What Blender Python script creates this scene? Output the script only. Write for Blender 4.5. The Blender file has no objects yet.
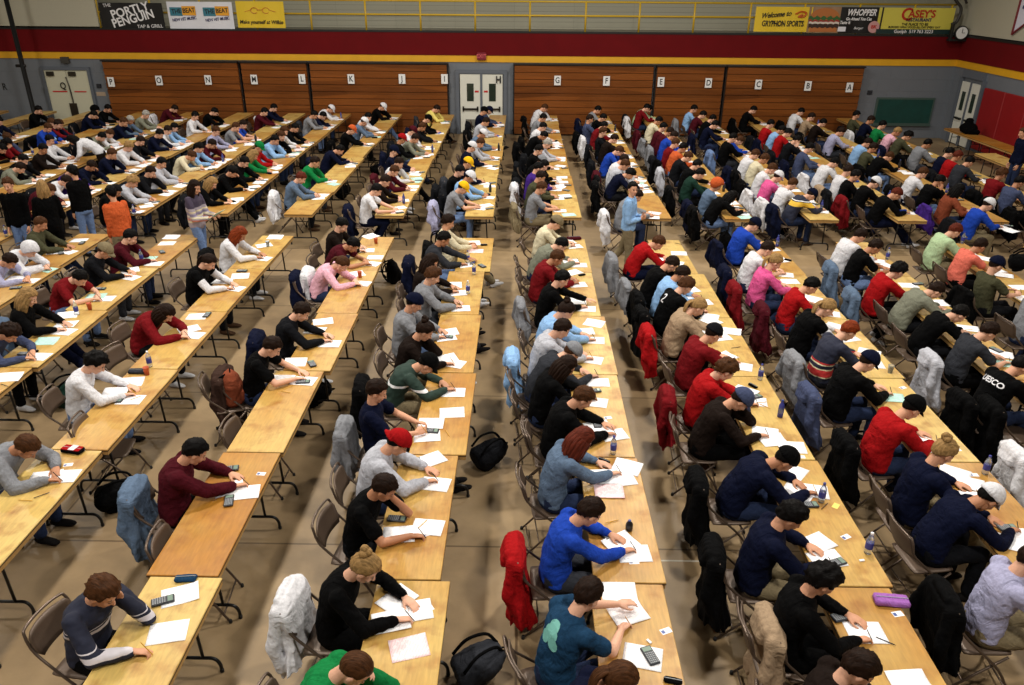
import bpy, bmesh, math, random
import numpy as np
from mathutils import Vector, Matrix, Quaternion, noise as mnoise
random.seed(7)
RS = random.Random(11)
C = bpy.context.scene.collection
R_ = math.radians
# ------------------------------------------------------------------ camera model (fitted to the photograph)
F = 777.9; PT = R_(25.25); YA = R_(-.66); RO = R_(.43); CZ = 5.20
def ray(u, v):
    a = (u-512)/F; b = (v-342.5)/F
    a, b = a*math.cos(RO)+b*math.sin(RO), -a*math.sin(RO)+b*math.cos(RO)
    y = math.cos(PT)-b*math.sin(PT); z = -math.sin(PT)-b*math.cos(PT)
    return a*math.cos(YA)+y*math.sin(YA), -a*math.sin(YA)+y*math.cos(YA), z
def onZ(u, v, Z):
    X, Y, z = ray(u, v); t = (Z-CZ)/z; return X*t, Y*t
def onY(u, v, Y0):
    X, Y, z = ray(u, v); t = Y0/Y; return X*t, z*t+CZ
def onX(u, v, X0):
    X, Y, z = ray(u, v); t = X0/X; return Y*t, z*t+CZ
def tocam():
    # columns: camera right, up, -forward in world
    def w(c):
        a, up, d = c
        return None
    r0 = Vector(ray(512, 342.5)).normalized()
    rx = (Vector(ray(513, 342.5))-Vector(ray(512, 342.5))).normalized()
    back = -r0; up = back.cross(rx).normalized(); rx = up.cross(back)
    return Matrix((rx, up, back)).transposed()
cd = bpy.data.cameras.new('camera'); cam = bpy.data.objects.new('camera', cd); C.objects.link(cam)
cd.sensor_width = 36; cd.lens = F/1024*36; cd.clip_end = 200
cam.matrix_world = Matrix.Translation((0, 0, CZ)) @ tocam().to_4x4()
bpy.context.scene.camera = cam

# ------------------------------------------------------------------ materials
def srgb(c):
    return tuple(((v/255)/12.92 if v/255 <= .04045 else ((v/255+.055)/1.055)**2.4) for v in c)+(1,)
def nt(name):
    m = bpy.data.materials.new(name); m.use_nodes = True
    return m, m.node_tree.nodes, m.node_tree.links, m.node_tree.nodes['Principled BSDF']
_M = {}
def mat(name, rgb, rough=.6, metal=0, spec=.5, bump=0, bscale=60, trans=0, var=0, emit=0, coat=0):
    if name in _M: return _M[name]
    m, N, L, P = nt(name)
    P.inputs['Base Color'].default_value = srgb(rgb); P.inputs['Roughness'].default_value = rough
    P.inputs['Metallic'].default_value = metal; P.inputs['Specular IOR Level'].default_value = spec
    if trans: P.inputs['Transmission Weight'].default_value = trans; P.inputs['IOR'].default_value = 1.33
    if coat: P.inputs['Coat Weight'].default_value = coat
    if bump or var:
        tc = N.new('ShaderNodeTexCoord'); n = N.new('ShaderNodeTexNoise'); n.inputs['Scale'].default_value = bscale
        n.inputs['Detail'].default_value = 4
        L.new(tc.outputs['Object'], n.inputs['Vector'])
        if bump:
            b = N.new('ShaderNodeBump'); b.inputs['Strength'].default_value = bump; b.inputs['Distance'].default_value = .01
            L.new(n.outputs['Fac'], b.inputs['Height']); L.new(b.outputs['Normal'], P.inputs['Normal'])
        if var:
            hs = N.new('ShaderNodeHueSaturation'); hs.inputs['Color'].default_value = srgb(rgb)
            mr = N.new('ShaderNodeMapRange'); mr.inputs['To Min'].default_value = 1-var; mr.inputs['To Max'].default_value = 1+var
            mr.inputs['From Min'].default_value = .3; mr.inputs['From Max'].default_value = .7
            L.new(n.outputs['Fac'], mr.inputs['Value']); L.new(mr.outputs['Result'], hs.inputs['Value'])
            L.new(hs.outputs['Color'], P.inputs['Base Color'])
    _M[name] = m; return m
COL = dict(blk=((3,3,4),'black'), navy=((9,14,36),'navy'), dgrey=((44,46,52),'dark grey'), grey=((122,124,130),'grey'),
 lgrey=((172,174,184),'light grey'), white=((206,206,212),'white'), cream=((205,196,168),'cream'), red=((148,16,20),'red'),
 dred=((105,16,22),'dark red'), maroon=((66,14,24),'maroon'), pink=((205,84,140),'bright pink'), salmon=((212,108,92),'salmon pink'),
 ltpink=((222,170,188),'pale pink'), blue=((28,62,160),'royal blue'), ltblue=((132,170,214),'light blue'), slate=((62,70,98),'slate blue'),
 denim=((86,104,128),'faded denim'), teal=((26,56,84),'teal navy'), green=((18,112,58),'green'), dgreen=((22,46,38),'dark green'),
 olive=((66,66,48),'olive'), ltgreen=((168,192,152),'pale green'), tan=((152,130,106),'tan'), brown=((54,38,32),'dark brown'),
 purple=((62,36,118),'purple'), orange=((184,84,44),'orange'), yellow=((218,200,110),'pale yellow'), lav=((156,156,186),'lavender grey'),
 gold=((228,178,28),'yellow'), rust=((120,60,40),'rust'), khaki=((120,108,84),'khaki'), jeans=((34,44,70),'blue jeans'), lja=((98,120,160),'light jeans'),
 char=((15,16,20),'charcoal'), lilac=((150,96,170),'lilac'), gryg=((116,118,104),'grey green'), drkb=((24,16,13),'umber'))
def tinted(name, rough, spec, bump, bscale, var):
    """one material whose colour is each object's own colour, so that copies share their mesh"""
    m = mat(name, (128,128,128), rough, spec=spec, bump=bump, bscale=bscale, var=var)
    N = m.node_tree.nodes; L = m.node_tree.links; oi = N.new('ShaderNodeObjectInfo')
    hs = [n for n in N if n.type == 'HUE_SAT'][0]; L.new(oi.outputs['Color'], hs.inputs['Color'])
    tc = [n for n in N if n.type == 'TEX_COORD'][0]; no = [n for n in N if n.type == 'TEX_NOISE'][0]; bp = [n for n in N if n.type == 'BUMP'][0]
    if name == 'hair':    # strands run from the crown to the nape
        mp = N.new('ShaderNodeMapping'); mp.inputs['Scale'].default_value = (.35, 1.6, .35); L.new(tc.outputs['Object'], mp.inputs[0]); L.new(mp.outputs[0], no.inputs['Vector'])
    if name == 'cloth':   # creases
        n2 = N.new('ShaderNodeTexNoise'); n2.inputs['Scale'].default_value = 5; n2.inputs['Detail'].default_value = 3; n2.inputs['Distortion'].default_value = 1.6; L.new(tc.outputs['Object'], n2.inputs['Vector'])
        rg = N.new('ShaderNodeMath'); rg.operation = 'SUBTRACT'; rg.inputs[1].default_value = .5; L.new(n2.outputs['Fac'], rg.inputs[0]); ab = N.new('ShaderNodeMath'); ab.operation = 'ABSOLUTE'; L.new(rg.outputs[0], ab.inputs[0])
        b2 = N.new('ShaderNodeBump'); b2.inputs['Strength'].default_value = .8; b2.inputs['Distance'].default_value = .04; L.new(ab.outputs[0], b2.inputs['Height']); L.new(b2.outputs['Normal'], bp.inputs['Normal'])
    return m
CLOTH = tinted('cloth', .88, .08, .35, 45, .12); HAIR = tinted('hair', .55, .08, .7, 60, .45); SKIN = tinted('skin', .55, .4, .1, 80, .05)
def cloth(code): return (CLOTH, COL[code][0])
def striped(name, base, bands):
    m, N, L, P = nt('stripes_'+name); P.inputs['Roughness'].default_value = .85; tc = N.new('ShaderNodeTexCoord'); sp = N.new('ShaderNodeSeparateXYZ'); L.new(tc.outputs['Object'], sp.inputs[0])
    r = N.new('ShaderNodeValToRGB'); r.color_ramp.interpolation = 'CONSTANT'; cr = r.color_ramp.elements; cr[0].color = srgb(base); cr[0].position = 0; cr.remove(cr[1])
    mp = N.new('ShaderNodeMath'); mp.operation = 'MULTIPLY'; mp.inputs[1].default_value = .5; L.new(sp.outputs['Z'], mp.inputs[0]); L.new(mp.outputs[0], r.inputs['Fac'])
    for z0, z1, c in bands: e = cr.new(z0/2); e.color = srgb(c); e = cr.new(z1/2-.0001); e.color = srgb(base)
    L.new(r.outputs['Color'], P.inputs['Base Color']); return m
HAIRC = dict(k=((9,7,7),'black'), d=((30,18,12),'dark brown'), b=((66,40,22),'brown'), y=((140,110,70),'blond'), g=((112,46,20),'ginger'), a=((84,34,22),'auburn'), w=((150,146,140),'grey'))
def hairm(c): return (HAIR, HAIRC[c][0])
SKINS = [(SKIN, (214,164,138)), (SKIN, (202,148,118)), (SKIN, (176,122,90)), (SKIN, (122,80,56))]
EYE = mat('eye_dark', (30,22,20), .3); LIP = mat('lip', (158,84,78), .5)
SHOEW = (CLOTH, (200,200,204)); SHOED = (CLOTH, (22,20,20)); SHOEB = (CLOTH, (70,50,36))
CHAIRM = mat('chair_brown_metal', (92,76,64), .42, metal=.25, bump=.05, var=.06)
CHAIRT = mat('chair_tube_metal', (96,82,72), .35, metal=.6)
BLACKM = mat('table_leg_black', (16,16,18), .4, metal=.3)
RUB = mat('rubber_black', (14,14,14), .8)
def paper_mat(name, rgb, ink, dens):
    m, N, L, P = nt(name); P.inputs['Roughness'].default_value = .75
    tc = N.new('ShaderNodeTexCoord'); sp = N.new('ShaderNodeSeparateXYZ'); L.new(tc.outputs['Object'], sp.inputs[0])
    # printed lines across the sheet
    w = N.new('ShaderNodeMath'); w.operation = 'MULTIPLY'; w.inputs[1].default_value = 95; L.new(sp.outputs['X'], w.inputs[0])
    f = N.new('ShaderNodeMath'); f.operation = 'FRACT'; L.new(w.outputs[0], f.inputs[0])
    g = N.new('ShaderNodeMath'); g.operation = 'GREATER_THAN'; g.inputs[1].default_value = .62; L.new(f.outputs[0], g.inputs[0])
    n = N.new('ShaderNodeTexNoise'); n.inputs['Scale'].default_value = 26; L.new(tc.outputs['Object'], n.inputs['Vector'])
    g2 = N.new('ShaderNodeMath'); g2.operation = 'GREATER_THAN'; g2.inputs[1].default_value = dens; L.new(n.outputs['Fac'], g2.inputs[0])
    mu = N.new('ShaderNodeMath'); mu.operation = 'MULTIPLY'; L.new(g.outputs[0], mu.inputs[0]); L.new(g2.outputs[0], mu.inputs[1])
    mx = N.new('ShaderNodeMix'); mx.data_type = 'RGBA'; mx.inputs['A'].default_value = srgb(rgb); mx.inputs['B'].default_value = srgb(ink)
    L.new(mu.outputs[0], mx.inputs['Factor']); L.new(mx.outputs['Result'], P.inputs['Base Color']); return m
PAPW = paper_mat('paper_white', (250,250,254), (214,216,224), .52)
PAPP = paper_mat('paper_pink', (248,226,230), (236,178,184), .46)
PAPC = paper_mat('paper_green', (180,220,210), (150,194,184), .55)
def wood_mat():
    m, N, L, P = nt('table_top_wood')
    tc = N.new('ShaderNodeTexCoord'); oi = N.new('ShaderNodeObjectInfo')
    va = N.new('ShaderNodeVectorMath'); va.operation = 'ADD'; L.new(tc.outputs['Object'], va.inputs[0])
    cx = N.new('ShaderNodeCombineXYZ'); mm = N.new('ShaderNodeMath'); mm.operation = 'MULTIPLY'; mm.inputs[1].default_value = 37
    L.new(oi.outputs['Random'], mm.inputs[0]); L.new(mm.outputs[0], cx.inputs['X']); L.new(mm.outputs[0], cx.inputs['Y']); L.new(cx.outputs[0], va.inputs[1])
    def nz(scale, det, sx=1, sy=1):
        mp = N.new('ShaderNodeMapping'); mp.inputs['Scale'].default_value = (sx, sy, 1); L.new(va.outputs[0], mp.inputs['Vector'])
        n = N.new('ShaderNodeTexNoise'); n.inputs['Scale'].default_value = scale; n.inputs['Detail'].default_value = det; L.new(mp.outputs[0], n.inputs['Vector']); return n
    big = nz(1.1, 3); blot = nz(5, 5); grain = nz(14, 6, 3.5, .5)
    # pale birch  <-> golden varnish, chosen per table by object colour red channel and by patches
    oc = N.new('ShaderNodeSeparateColor'); L.new(oi.outputs['Color'], oc.inputs[0])
    ad = N.new('ShaderNodeMath'); ad.operation = 'MULTIPLY_ADD'; ad.inputs[1].default_value = 1.6; ad.inputs[2].default_value = -.8; L.new(big.outputs['Fac'], ad.inputs[0])
    a2 = N.new('ShaderNodeMath'); a2.operation = 'ADD'; a2.use_clamp = True; L.new(ad.outputs[0], a2.inputs[0]); L.new(oc.outputs[0], a2.inputs[1])
    mx = N.new('ShaderNodeMix'); mx.data_type = 'RGBA'; mx.inputs['A'].default_value = srgb((200,170,98)); mx.inputs['B'].default_value = srgb((166,112,38)); L.new(a2.outputs[0], mx.inputs['Factor'])
    # darker orange varnish blotches
    mr = N.new('ShaderNodeMapRange'); mr.inputs['From Min'].default_value = .5; mr.inputs['From Max'].default_value = .72; mr.inputs['To Max'].default_value = .7; L.new(blot.outputs['Fac'], mr.inputs['Value'])
    mx2 = N.new('ShaderNodeMix'); mx2.data_type = 'RGBA'; mx2.inputs['B'].default_value = srgb((144,88,26)); L.new(mx.outputs['Result'], mx2.inputs['A']); L.new(mr.outputs[0], mx2.inputs['Factor'])
    hs = N.new('ShaderNodeHueSaturation'); L.new(mx2.outputs['Result'], hs.inputs['Color'])
    m3 = N.new('ShaderNodeMapRange'); m3.inputs['From Min'].default_value = .3; m3.inputs['From Max'].default_value = .7; m3.inputs['To Min'].default_value = .86; m3.inputs['To Max'].default_value = 1.1
    L.new(grain.outputs['Fac'], m3.inputs['Value']); L.new(m3.outputs[0], hs.inputs['Value'])
    L.new(hs.outputs['Color'], P.inputs['Base Color']); 
    rr = N.new('ShaderNodeMapRange'); rr.inputs['To Min'].default_value = .3; rr.inputs['To Max'].default_value = .5; L.new(blot.outputs['Fac'], rr.inputs['Value']); L.new(rr.outputs[0], P.inputs['Roughness'])
    return m
WOOD = wood_mat(); EDGE = mat('table_edge_ply', (170,132,78), .6, bump=.2, var=.15)
EDGED = mat('table_edge_dark', (52,34,22), .5, var=.1)
# ------------------------------------------------------------------ mesh helpers
class MB:
    def __init__(s): s.v = []; s.f = []; s.m = []; s.cur = 0
    def add(s, vs, fs):
        o = len(s.v); s.v += [tuple(p) for p in vs]; s.f += [tuple(i+o for i in f) for f in fs]; s.m += [s.cur]*len(fs); return s
    def box(s, x0, x1, y0, y1, z0, z1, M=None):
        p = [Vector((x, y, z)) for z in (z0, z1) for y in (y0, y1) for x in (x0, x1)]
        if M is not None: p = [M @ q for q in p]
        return s.add(p, [(0,2,3,1),(4,5,7,6),(0,1,5,4),(2,6,7,3),(1,3,7,5),(0,4,6,2)])
    def bbox(s, x0, x1, y0, y1, z0, z1, b=.006, M=None):   # box with chamfered edges
        vs = []; 
        for sx, x in ((1, x0), (-1, x1)):
            for sy, y in ((1, y0), (-1, y1)):
                for sz, z in ((1, z0), (-1, z1)):
                    vs += [(x, y+sy*b, z+sz*b), (x+sx*b, y, z+sz*b), (x+sx*b, y+sy*b, z)]
        bm = bmesh.new(); 
        for q in vs: bm.verts.new(M @ Vector(q) if M is not None else q)
        bmesh.ops.convex_hull(bm, input=bm.verts); bm.verts.index_update()
        s.add([q.co for q in bm.verts], [[w.index for w in f.verts] for f in bm.faces]); bm.free(); return s
    def cap(s, p0, p1, r0, r1=None, n=12, hemi=3):
        p0 = Vector(p0); p1 = Vector(p1); r1 = r0 if r1 is None else r1
        d = p1-p0; L = d.length; d = d/L if L > 1e-6 else Vector((0, 0, 1))
        a = d.orthogonal().normalized(); b = d.cross(a)
        rings = [(p0-d*r0*math.sin(t), r0*math.cos(t)) for t in [math.pi/2*(1-i/hemi)*.999 for i in range(hemi)]]
        rings += [(p0, r0), (p1, r1)] + [(p1+d*r1*math.sin(t), r1*math.cos(t)) for t in [math.pi/2*(i+1)/hemi*.999 for i in range(hemi)]]
        return s.rings([(c, r*1., r*1., a, b) for c, r in rings], n)
    def rings(s, R, n=16, close=True):
        vs = []; fs = []
        for c, ra, rb, a, b in R:
            for k in range(n):
                t = 2*math.pi*k/n; vs.append(Vector(c)+a*(ra*math.cos(t))+b*(rb*math.sin(t)))
        for i in range(len(R)-1):
            for k in range(n):
                k2 = (k+1) % n; fs.append((i*n+k, i*n+k2, (i+1)*n+k2, (i+1)*n+k))
        if close: fs.append(tuple(reversed(range(n)))); fs.append(tuple(range((len(R)-1)*n, len(R)*n)))
        return s.add(vs, fs)
    def ell(s, c, r, M=None, n=16, k=10):
        c = Vector(c); vs = []; fs = []; X = Vector((1,0,0)); Y = Vector((0,1,0)); Z = Vector((0,0,1)); R = []
        for i in range(k+1):
            t = math.pi*(i/k)*.998+.003; R.append((c+Z*(-r[2]*math.cos(t)), r[0]*math.sin(t), r[1]*math.sin(t), X, Y))
        o = len(s.v); s.rings(R, n)
        if M is not None:
            for i in range(o, len(s.v)): s.v[i] = tuple(M @ Vector(s.v[i]))
        return s
    def tube(s, pts, r, n=8, cl=False):
        pts = [Vector(p) for p in pts]; R = []; m = len(pts); a = None
        for i, p in enumerate(pts):
            d = (pts[min(i+1, m-1)]-pts[max(i-1, 0)]).normalized()
            if a is None: a = d.orthogonal().normalized()
            a = (a-d*a.dot(d)).normalized(); R.append((p, r, r, a, d.cross(a)))
        return s.rings(R, n)
    def lathe(s, prof, c=(0,0,0), n=16):
        X = Vector((1,0,0)); Y = Vector((0,1,0)); c = Vector(c)
        return s.rings([(c+Vector((0,0,z)), r, r, X, Y) for r, z in prof], n)
    def mesh(s, name, mats=(), smooth=False):
        me = bpy.data.meshes.new(name); me.from_pydata(s.v, [], s.f)
        for m in mats: me.materials.append(m)
        if mats and any(s.m): me.polygons.foreach_set('material_index', s.m)
        if smooth: me.polygons.foreach_set('use_smooth', [True]*len(me.polygons))
        me.update(); return me
    def obj(s, name, mats=(), parent=None, smooth=False): return link(name, s.mesh(name, mats, smooth), parent)
def link(name, me, parent=None, M=None):
    o = bpy.data.objects.new(name, me); C.objects.link(o)
    if parent: o.parent = parent
    if M is not None: o.matrix_basis = M
    return o
def tag(o, label, cat, group=None, kind=None):
    o['label'] = label; o['category'] = cat
    if group: o['group'] = group
    if kind: o['kind'] = kind
    return o
def empty(name, loc=(0,0,0), rz=0):
    o = bpy.data.objects.new(name, None); C.objects.link(o); o.location = loc; o.rotation_euler = (0, 0, rz); o.empty_display_size = .1; return o
def struct(name, b, mats, smooth=False):
    o = b.obj(name, mats, None, smooth); o['kind'] = 'structure'; return o
def curve_pts(p, n=6):   # Catmull-Rom through points
    P = [Vector(q) for q in p]; P = [P[0]*2-P[1]]+P+[P[-1]*2-P[-2]]; out = []
    for i in range(1, len(P)-2):
        for k in range(n):
            t = k/n; out.append(.5*((2*P[i])+(-P[i-1]+P[i+1])*t+(2*P[i-1]-5*P[i]+4*P[i+1]-P[i+2])*t*t+(-P[i-1]+3*P[i]-3*P[i+1]+P[i+2])*t**3))
    return out+[P[-2]]
_tex = {}
def ctex(sc):
    if sc not in _tex:
        t = bpy.data.textures.new('folds%g' % sc, 'CLOUDS'); t.noise_scale = sc; t.noise_depth = 2; _tex[sc] = t
    return _tex[sc]
def remesh(mb, voxel, smooth=4, disp=(), name='m'):
    me = mb.mesh(name+'_src'); o = bpy.data.objects.new(name+'_tmp', me); C.objects.link(o)
    m = o.modifiers.new('r', 'REMESH'); m.mode = 'VOXEL'; m.voxel_size = voxel; m.use_smooth_shade = True
    if smooth: m = o.modifiers.new('s', 'SMOOTH'); m.factor = .5; m.iterations = smooth
    for sc, st in disp:
        m = o.modifiers.new('d', 'DISPLACE'); m.texture = ctex(sc); m.strength = st; m.mid_level = .5; m.texture_coords = 'LOCAL'
    dg = bpy.context.evaluated_depsgraph_get(); dg.update()
    out = bpy.data.meshes.new_from_object(o.evaluated_get(dg)); out.name = name
    bpy.data.objects.remove(o); bpy.data.meshes.remove(me)
    out.polygons.foreach_set('use_smooth', [True]*len(out.polygons)); return out

# ------------------------------------------------------------------ human figures
def V(*a): return Vector(a)
def ik(s, w, pole, l1=.295, l2=.265):
    d = w-s; D = d.length
    if D > (l1+l2)*.985: w = s+d*((l1+l2)*.985/D); d = w-s; D = d.length
    a = (l1*l1-l2*l2+D*D)/(2*D); h = math.sqrt(max(l1*l1-a*a, 0)); u = d/D
    p = pole-u*pole.dot(u); p.normalize(); return s+u*a+p*h, w
def skel(hip, ang, pitch, yaw, arms, legs, head_yaw=0, width=1):
    """joint positions of a posed figure; faces +x"""
    J = {}; hip = V(*hip); a = [R_(x) for x in ang]
    def stp(p, l, t): return p+V(math.sin(t)*l, 0, math.cos(t)*l)
    wa = stp(hip, .20, a[0]); ch = stp(wa, .21, a[1]); nk = stp(ch, .165, a[2]); hd = stp(nk, .165, a[3])
    J.update(hip=hip, waist=wa, chest=ch, neck=nk, head=hd, a=a)
    HM = Matrix.Translation(hd) @ Matrix.Rotation(R_(yaw), 4, 'Z') @ Matrix.Rotation(R_(pitch), 4, 'Y') @ Matrix.Scale(1.05, 4)
    J['HM'] = HM
    sp = nk.lerp(ch, .38)
    for sd, s in (('R', -1), ('L', 1)):
        sh = sp+V(.01, s*.185*width, -.005)
        A = arms[sd]; wr = V(*A['w'])
        if A.get('head'): wr = HM @ V(*A['w'])
        if 'e' in A:
            e = V(*A['e']); d = wr-e; wr = e+d.normalized()*min(max(d.length, .22), .27)
        else: e, wr = ik(sh, wr, V(*A.get('p', (-.25, s*.8, -.5))))
        hdv = V(*A['d']).normalized() if 'd' in A else (wr-e).normalized()
        if A.get('head'): hdv = ((HM @ V(*A['t']))-wr).normalized()
        J['sh'+sd] = sh; J['el'+sd] = e; J['wr'+sd] = wr; J['hd'+sd] = hdv; J['up'+sd] = V(*A.get('up', (0, 0, 1))); J['cu'+sd] = A.get('c', 30); J['gr'+sd] = A.get('g', 0)
        L = legs[sd]; J['hp'+sd] = hip+V(.01, s*.09, -.01); J['kn'+sd] = V(*L[0]); J['an'+sd] = V(*L[1]); J['toe'+sd] = V(math.cos(R_(L[2])), math.sin(R_(L[2])), math.sin(R_(L[3])) if len(L) > 3 else 0)
    return J
def hand(mb, wr, d, up, side, curl, grip):
    """palm, four unequal curled fingers and a thumb from the side of the palm"""
    d = d.normalized(); n = (up-d*up.dot(d)).normalized(); lat = n.cross(d)*side   # lat towards thumb side is -lat for outer
    th = -lat if False else lat*-1
    M = lambda x, y, z: wr+d*x+th*(-y)+n*z
    # palm
    mb.rings([(M(-.01, 0, 0), .026, .018, th, n), (M(.02, 0, 0), .034, .017, th, n), (M(.06, 0, .002), .042, .015, th, n), (M(.092, 0, 0), .038, .013, th, n), (M(.1, 0, -.002), .03, .009, th, n)], 12)
    c = R_(curl)
    for i, (y, L0) in enumerate(((-.029, .074), (-.010, .083), (.010, .078), (.028, .060))):
        p = M(.092, y, -.001); ang = c*.55+grip*(.15*i); r = .0092-(i == 3)*.001
        for k, l in enumerate((.46, .30, .24)):
            q = p+(d*math.cos(ang)-n*math.sin(ang))*(L0*l)+th*(-y*.10)
            mb.cap(p, q, r, r*.92, 8, 2); p = q; r *= .92; ang += c*.9
    p = M(.02, -.026, -.004); q = p+d*.034+th*.028-n*.008; t = q+d*.03+th*(.008-.016*grip)-n*.008; e = t+d*.022+th*(-.004-.01*grip)-n*.004
    mb.cap(p, q, .0145, .0115, 8, 2); mb.cap(q, t, .0112, .0098, 8, 2); mb.cap(t, e, .0098, .008, 8, 2)
def head_prims(mb, HM):
    E = lambda c, r: mb.ell(c, r, HM)
    E((-.012, 0, .022), (.098, .075, .097)); E((.028, 0, -.03), (.066, .060, .078)); E((.058, 0, -.088), (.03, .032, .026)); E((.03, 0, -.07), (.05, .052, .045))
    E((.073, 0, .024), (.018, .048, .012)); E((.062, .03, -.028), (.03, .026, .028)); E((.062, -.03, -.028), (.03, .026, .028))
    mb.cap(HM @ V(.088, 0, .008), HM @ V(.110, 0, -.028), .008, .013, 8, 3); E((.098, .010, -.032), (.010, .008, .007)); E((.098, -.010, -.032), (.010, .008, .007))
    E((.088, 0, -.056), (.012, .022, .007)); E((.085, 0, -.067), (.012, .019, .007))
    for s in (-1, 1): E((-.004, s*.078, -.012), (.020, .011, .031)); E((.083, s*.029, .002), (.011, .014, .009))
def frames(J):
    """spine rings (centre, depth, width) from seat to neck, perpendicular to the spine"""
    pts = [J['hip']-(J['waist']-J['hip']).normalized()*.07, J['hip'], J['hip'].lerp(J['waist'], .5), J['waist'], J['waist'].lerp(J['chest'], .5), J['chest'], J['chest'].lerp(J['neck'], .5), J['neck'].lerp(J['chest'], .18), J['neck']]
    rad = [(.08, .13), (.122, .172), (.118, .164), (.108, .154), (.114, .164), (.120, .176), (.106, .178), (.070, .118), (.056, .062)]
    return pts, rad
def spine(mb, J, add=0, sc=(1, 1), top=9, bot=0):
    pts, rad = frames(J); R = []
    for i, p in enumerate(pts):
        d = (pts[min(i+1, 8)]-pts[max(i-1, 0)]).normalized(); b = V(0, 1, 0); a = b.cross(d).normalized()
        if bot <= i < top: R.append((p+a*.0, (rad[i][0]+add)*sc[0], (rad[i][1]+add)*sc[1], a, b))
    mb.rings(R, 22)
def body_mesh(J, name, voxel):
    mb = MB(); spine(mb, J)
    HM = J['HM']; head_prims(mb, HM)
    mb.cap(J['neck']-(J['head']-J['neck'])*.15, HM @ V(-.02, 0, -.05), .058, .053, 14)
    for s in 'RL':
        sh, e, w = J['sh'+s], J['el'+s], J['wr'+s]
        mb.cap(sh, sh.lerp(e, .25), .050, .050); mb.cap(sh.lerp(e, .2), e, .051, .040); m = e.lerp(w, .3)
        mb.cap(e, m, .040, .040); mb.cap(m, w, .040, .026); hand(mb, w, J['hd'+s], J['up'+s], 1 if s == 'L' else -1, J['cu'+s], J['gr'+s])
        h, k, an, t = J['hp'+s], J['kn'+s], J['an'+s], J['toe'+s]
        mb.cap(h, h.lerp(k, .5), .085, .074); mb.cap(h.lerp(k, .5), k, .074, .054); m = k.lerp(an, .3); mb.cap(k, m, .054, .055); mb.cap(m, an, .055, .035)
        mb.cap(an-t*.03-V(0, 0, .042), an+t*.11-V(0, 0, .058), .024, .018)
    me = remesh(mb, voxel, 2, (), name)
    for m in (SKIN, EYE, LIP): me.materials.append(m)
    n = len(me.polygons); cc = np.zeros(n*3); me.polygons.foreach_get('center', cc); cc = cc.reshape(-1, 3)
    Hi = np.array(HM.inverted()); l = cc @ Hi[:3, :3].T+Hi[:3, 3]
    mi = np.zeros(n, int)
    for s in (-1, 1):
        q = (l-np.array((.094, s*.030, .002)))/np.array((.02, .015, .0075)); mi[(q*q).sum(1) < 1] = 1
        q = (l-np.array((.092, s*.030, .024)))/np.array((.03, .022, .0055)); mi[(q*q).sum(1) < 1] = 1
    q = (l-np.array((.098, 0, -.062)))/np.array((.02, .022, .009)); mi[(q*q).sum(1) < 1] = 2
    me.polygons.foreach_set('material_index', mi); return me
def top_mesh(J, kind, name):
    mb = MB(); loose = {'t': .014, 's': .019, 'h': .030, 'v': .034}[kind]; ex = {'t': .012, 's': .013, 'h': .021, 'v': .02}[kind]
    spine(mb, J, loose, (1, 1.0), 8 if kind != 'h' else 9, 0)
    nk = J['neck']; d = (J['neck']-J['chest']).normalized(); a = V(0, 1, 0).cross(d).normalized()
    mb.rings([(nk-d*.10, .108+ex, .178+ex, a, V(0, 1, 0)), (nk-d*.05, .100+ex*.5, .150+ex, a, V(0, 1, 0)), (nk-d*.01, .078+ex*.5, .092+ex*.5, a, V(0, 1, 0)), (nk+d*.012, .066+ex*.4, .072+ex*.4, a, V(0, 1, 0))], 20)
    for s in 'RL':
        sh, e, w = J['sh'+s], J['el'+s], J['wr'+s]; sg = 1 if s == 'L' else -1
        mb.cap(sh+V(-.005, -sg*.01, 0), sh.lerp(e, .3), .062+ex, .056+ex, 14)
        if kind == 'v': continue
        if kind == 't':
            mb.cap(sh.lerp(e, .25), sh.lerp(e, .62), .056+ex, .058+ex, 14)
        else:
            mb.cap(sh.lerp(e, .25), e, .055+ex, .046+ex, 14); mb.cap(e, e.lerp(w, .5), .046+ex, .041+ex, 14); mb.cap(e.lerp(w, .5), e.lerp(w, .86), .042+ex, .030+ex, 14)
            mb.cap(e.lerp(w, .84), e.lerp(w, .93), .029+ex*.6, .029+ex*.6, 14)
    if kind == 'h':   # hood lying on the shoulders
        b = nk-d*.012-V(.062, 0, -.004)
        for t in range(-3, 4):
            an = t/3*1.15; mb.cap(b+V(.055*(1-math.cos(an)), .088*math.sin(an), 0), b+V(-.02+.055*(1-math.cos(an)), .08*math.sin(an), -.045), .034, .030, 10)
        mb.cap(b+V(-.02, 0, -.02), b+V(-.05, 0, -.11), .05, .03, 12)
    # waistband
    return remesh(mb, .012, 3, ((.14, .028), (.055, .014)), name)
def shoe_mb(mb, an, t):
    t = V(t.x, t.y, t.z); t.normalize(); lat = V(-t.y, t.x, 0).normalized(); up = t.cross(lat)*1.0
    g = an-V(0, 0, .04)
    mb.rings([(g-t*.075, .012, .022, up, lat), (g-t*.065, .034, .034, up, lat), (g-t*.02, .050, .038, up, lat), (g+t*.05-up*.004, .040, .042, up, lat), (g+t*.12-up*.012, .029, .046, up, lat), (g+t*.165-up*.018, .018, .036, up, lat), (g+t*.185-up*.02, .008, .018, up, lat)], 14)
    mb.rings([(g-up*.036+up*.0, .085, .02, t, lat), ], 4) if False else None
    mb.cap(an+V(0, 0, .03), g, .036, .038, 12)
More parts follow.
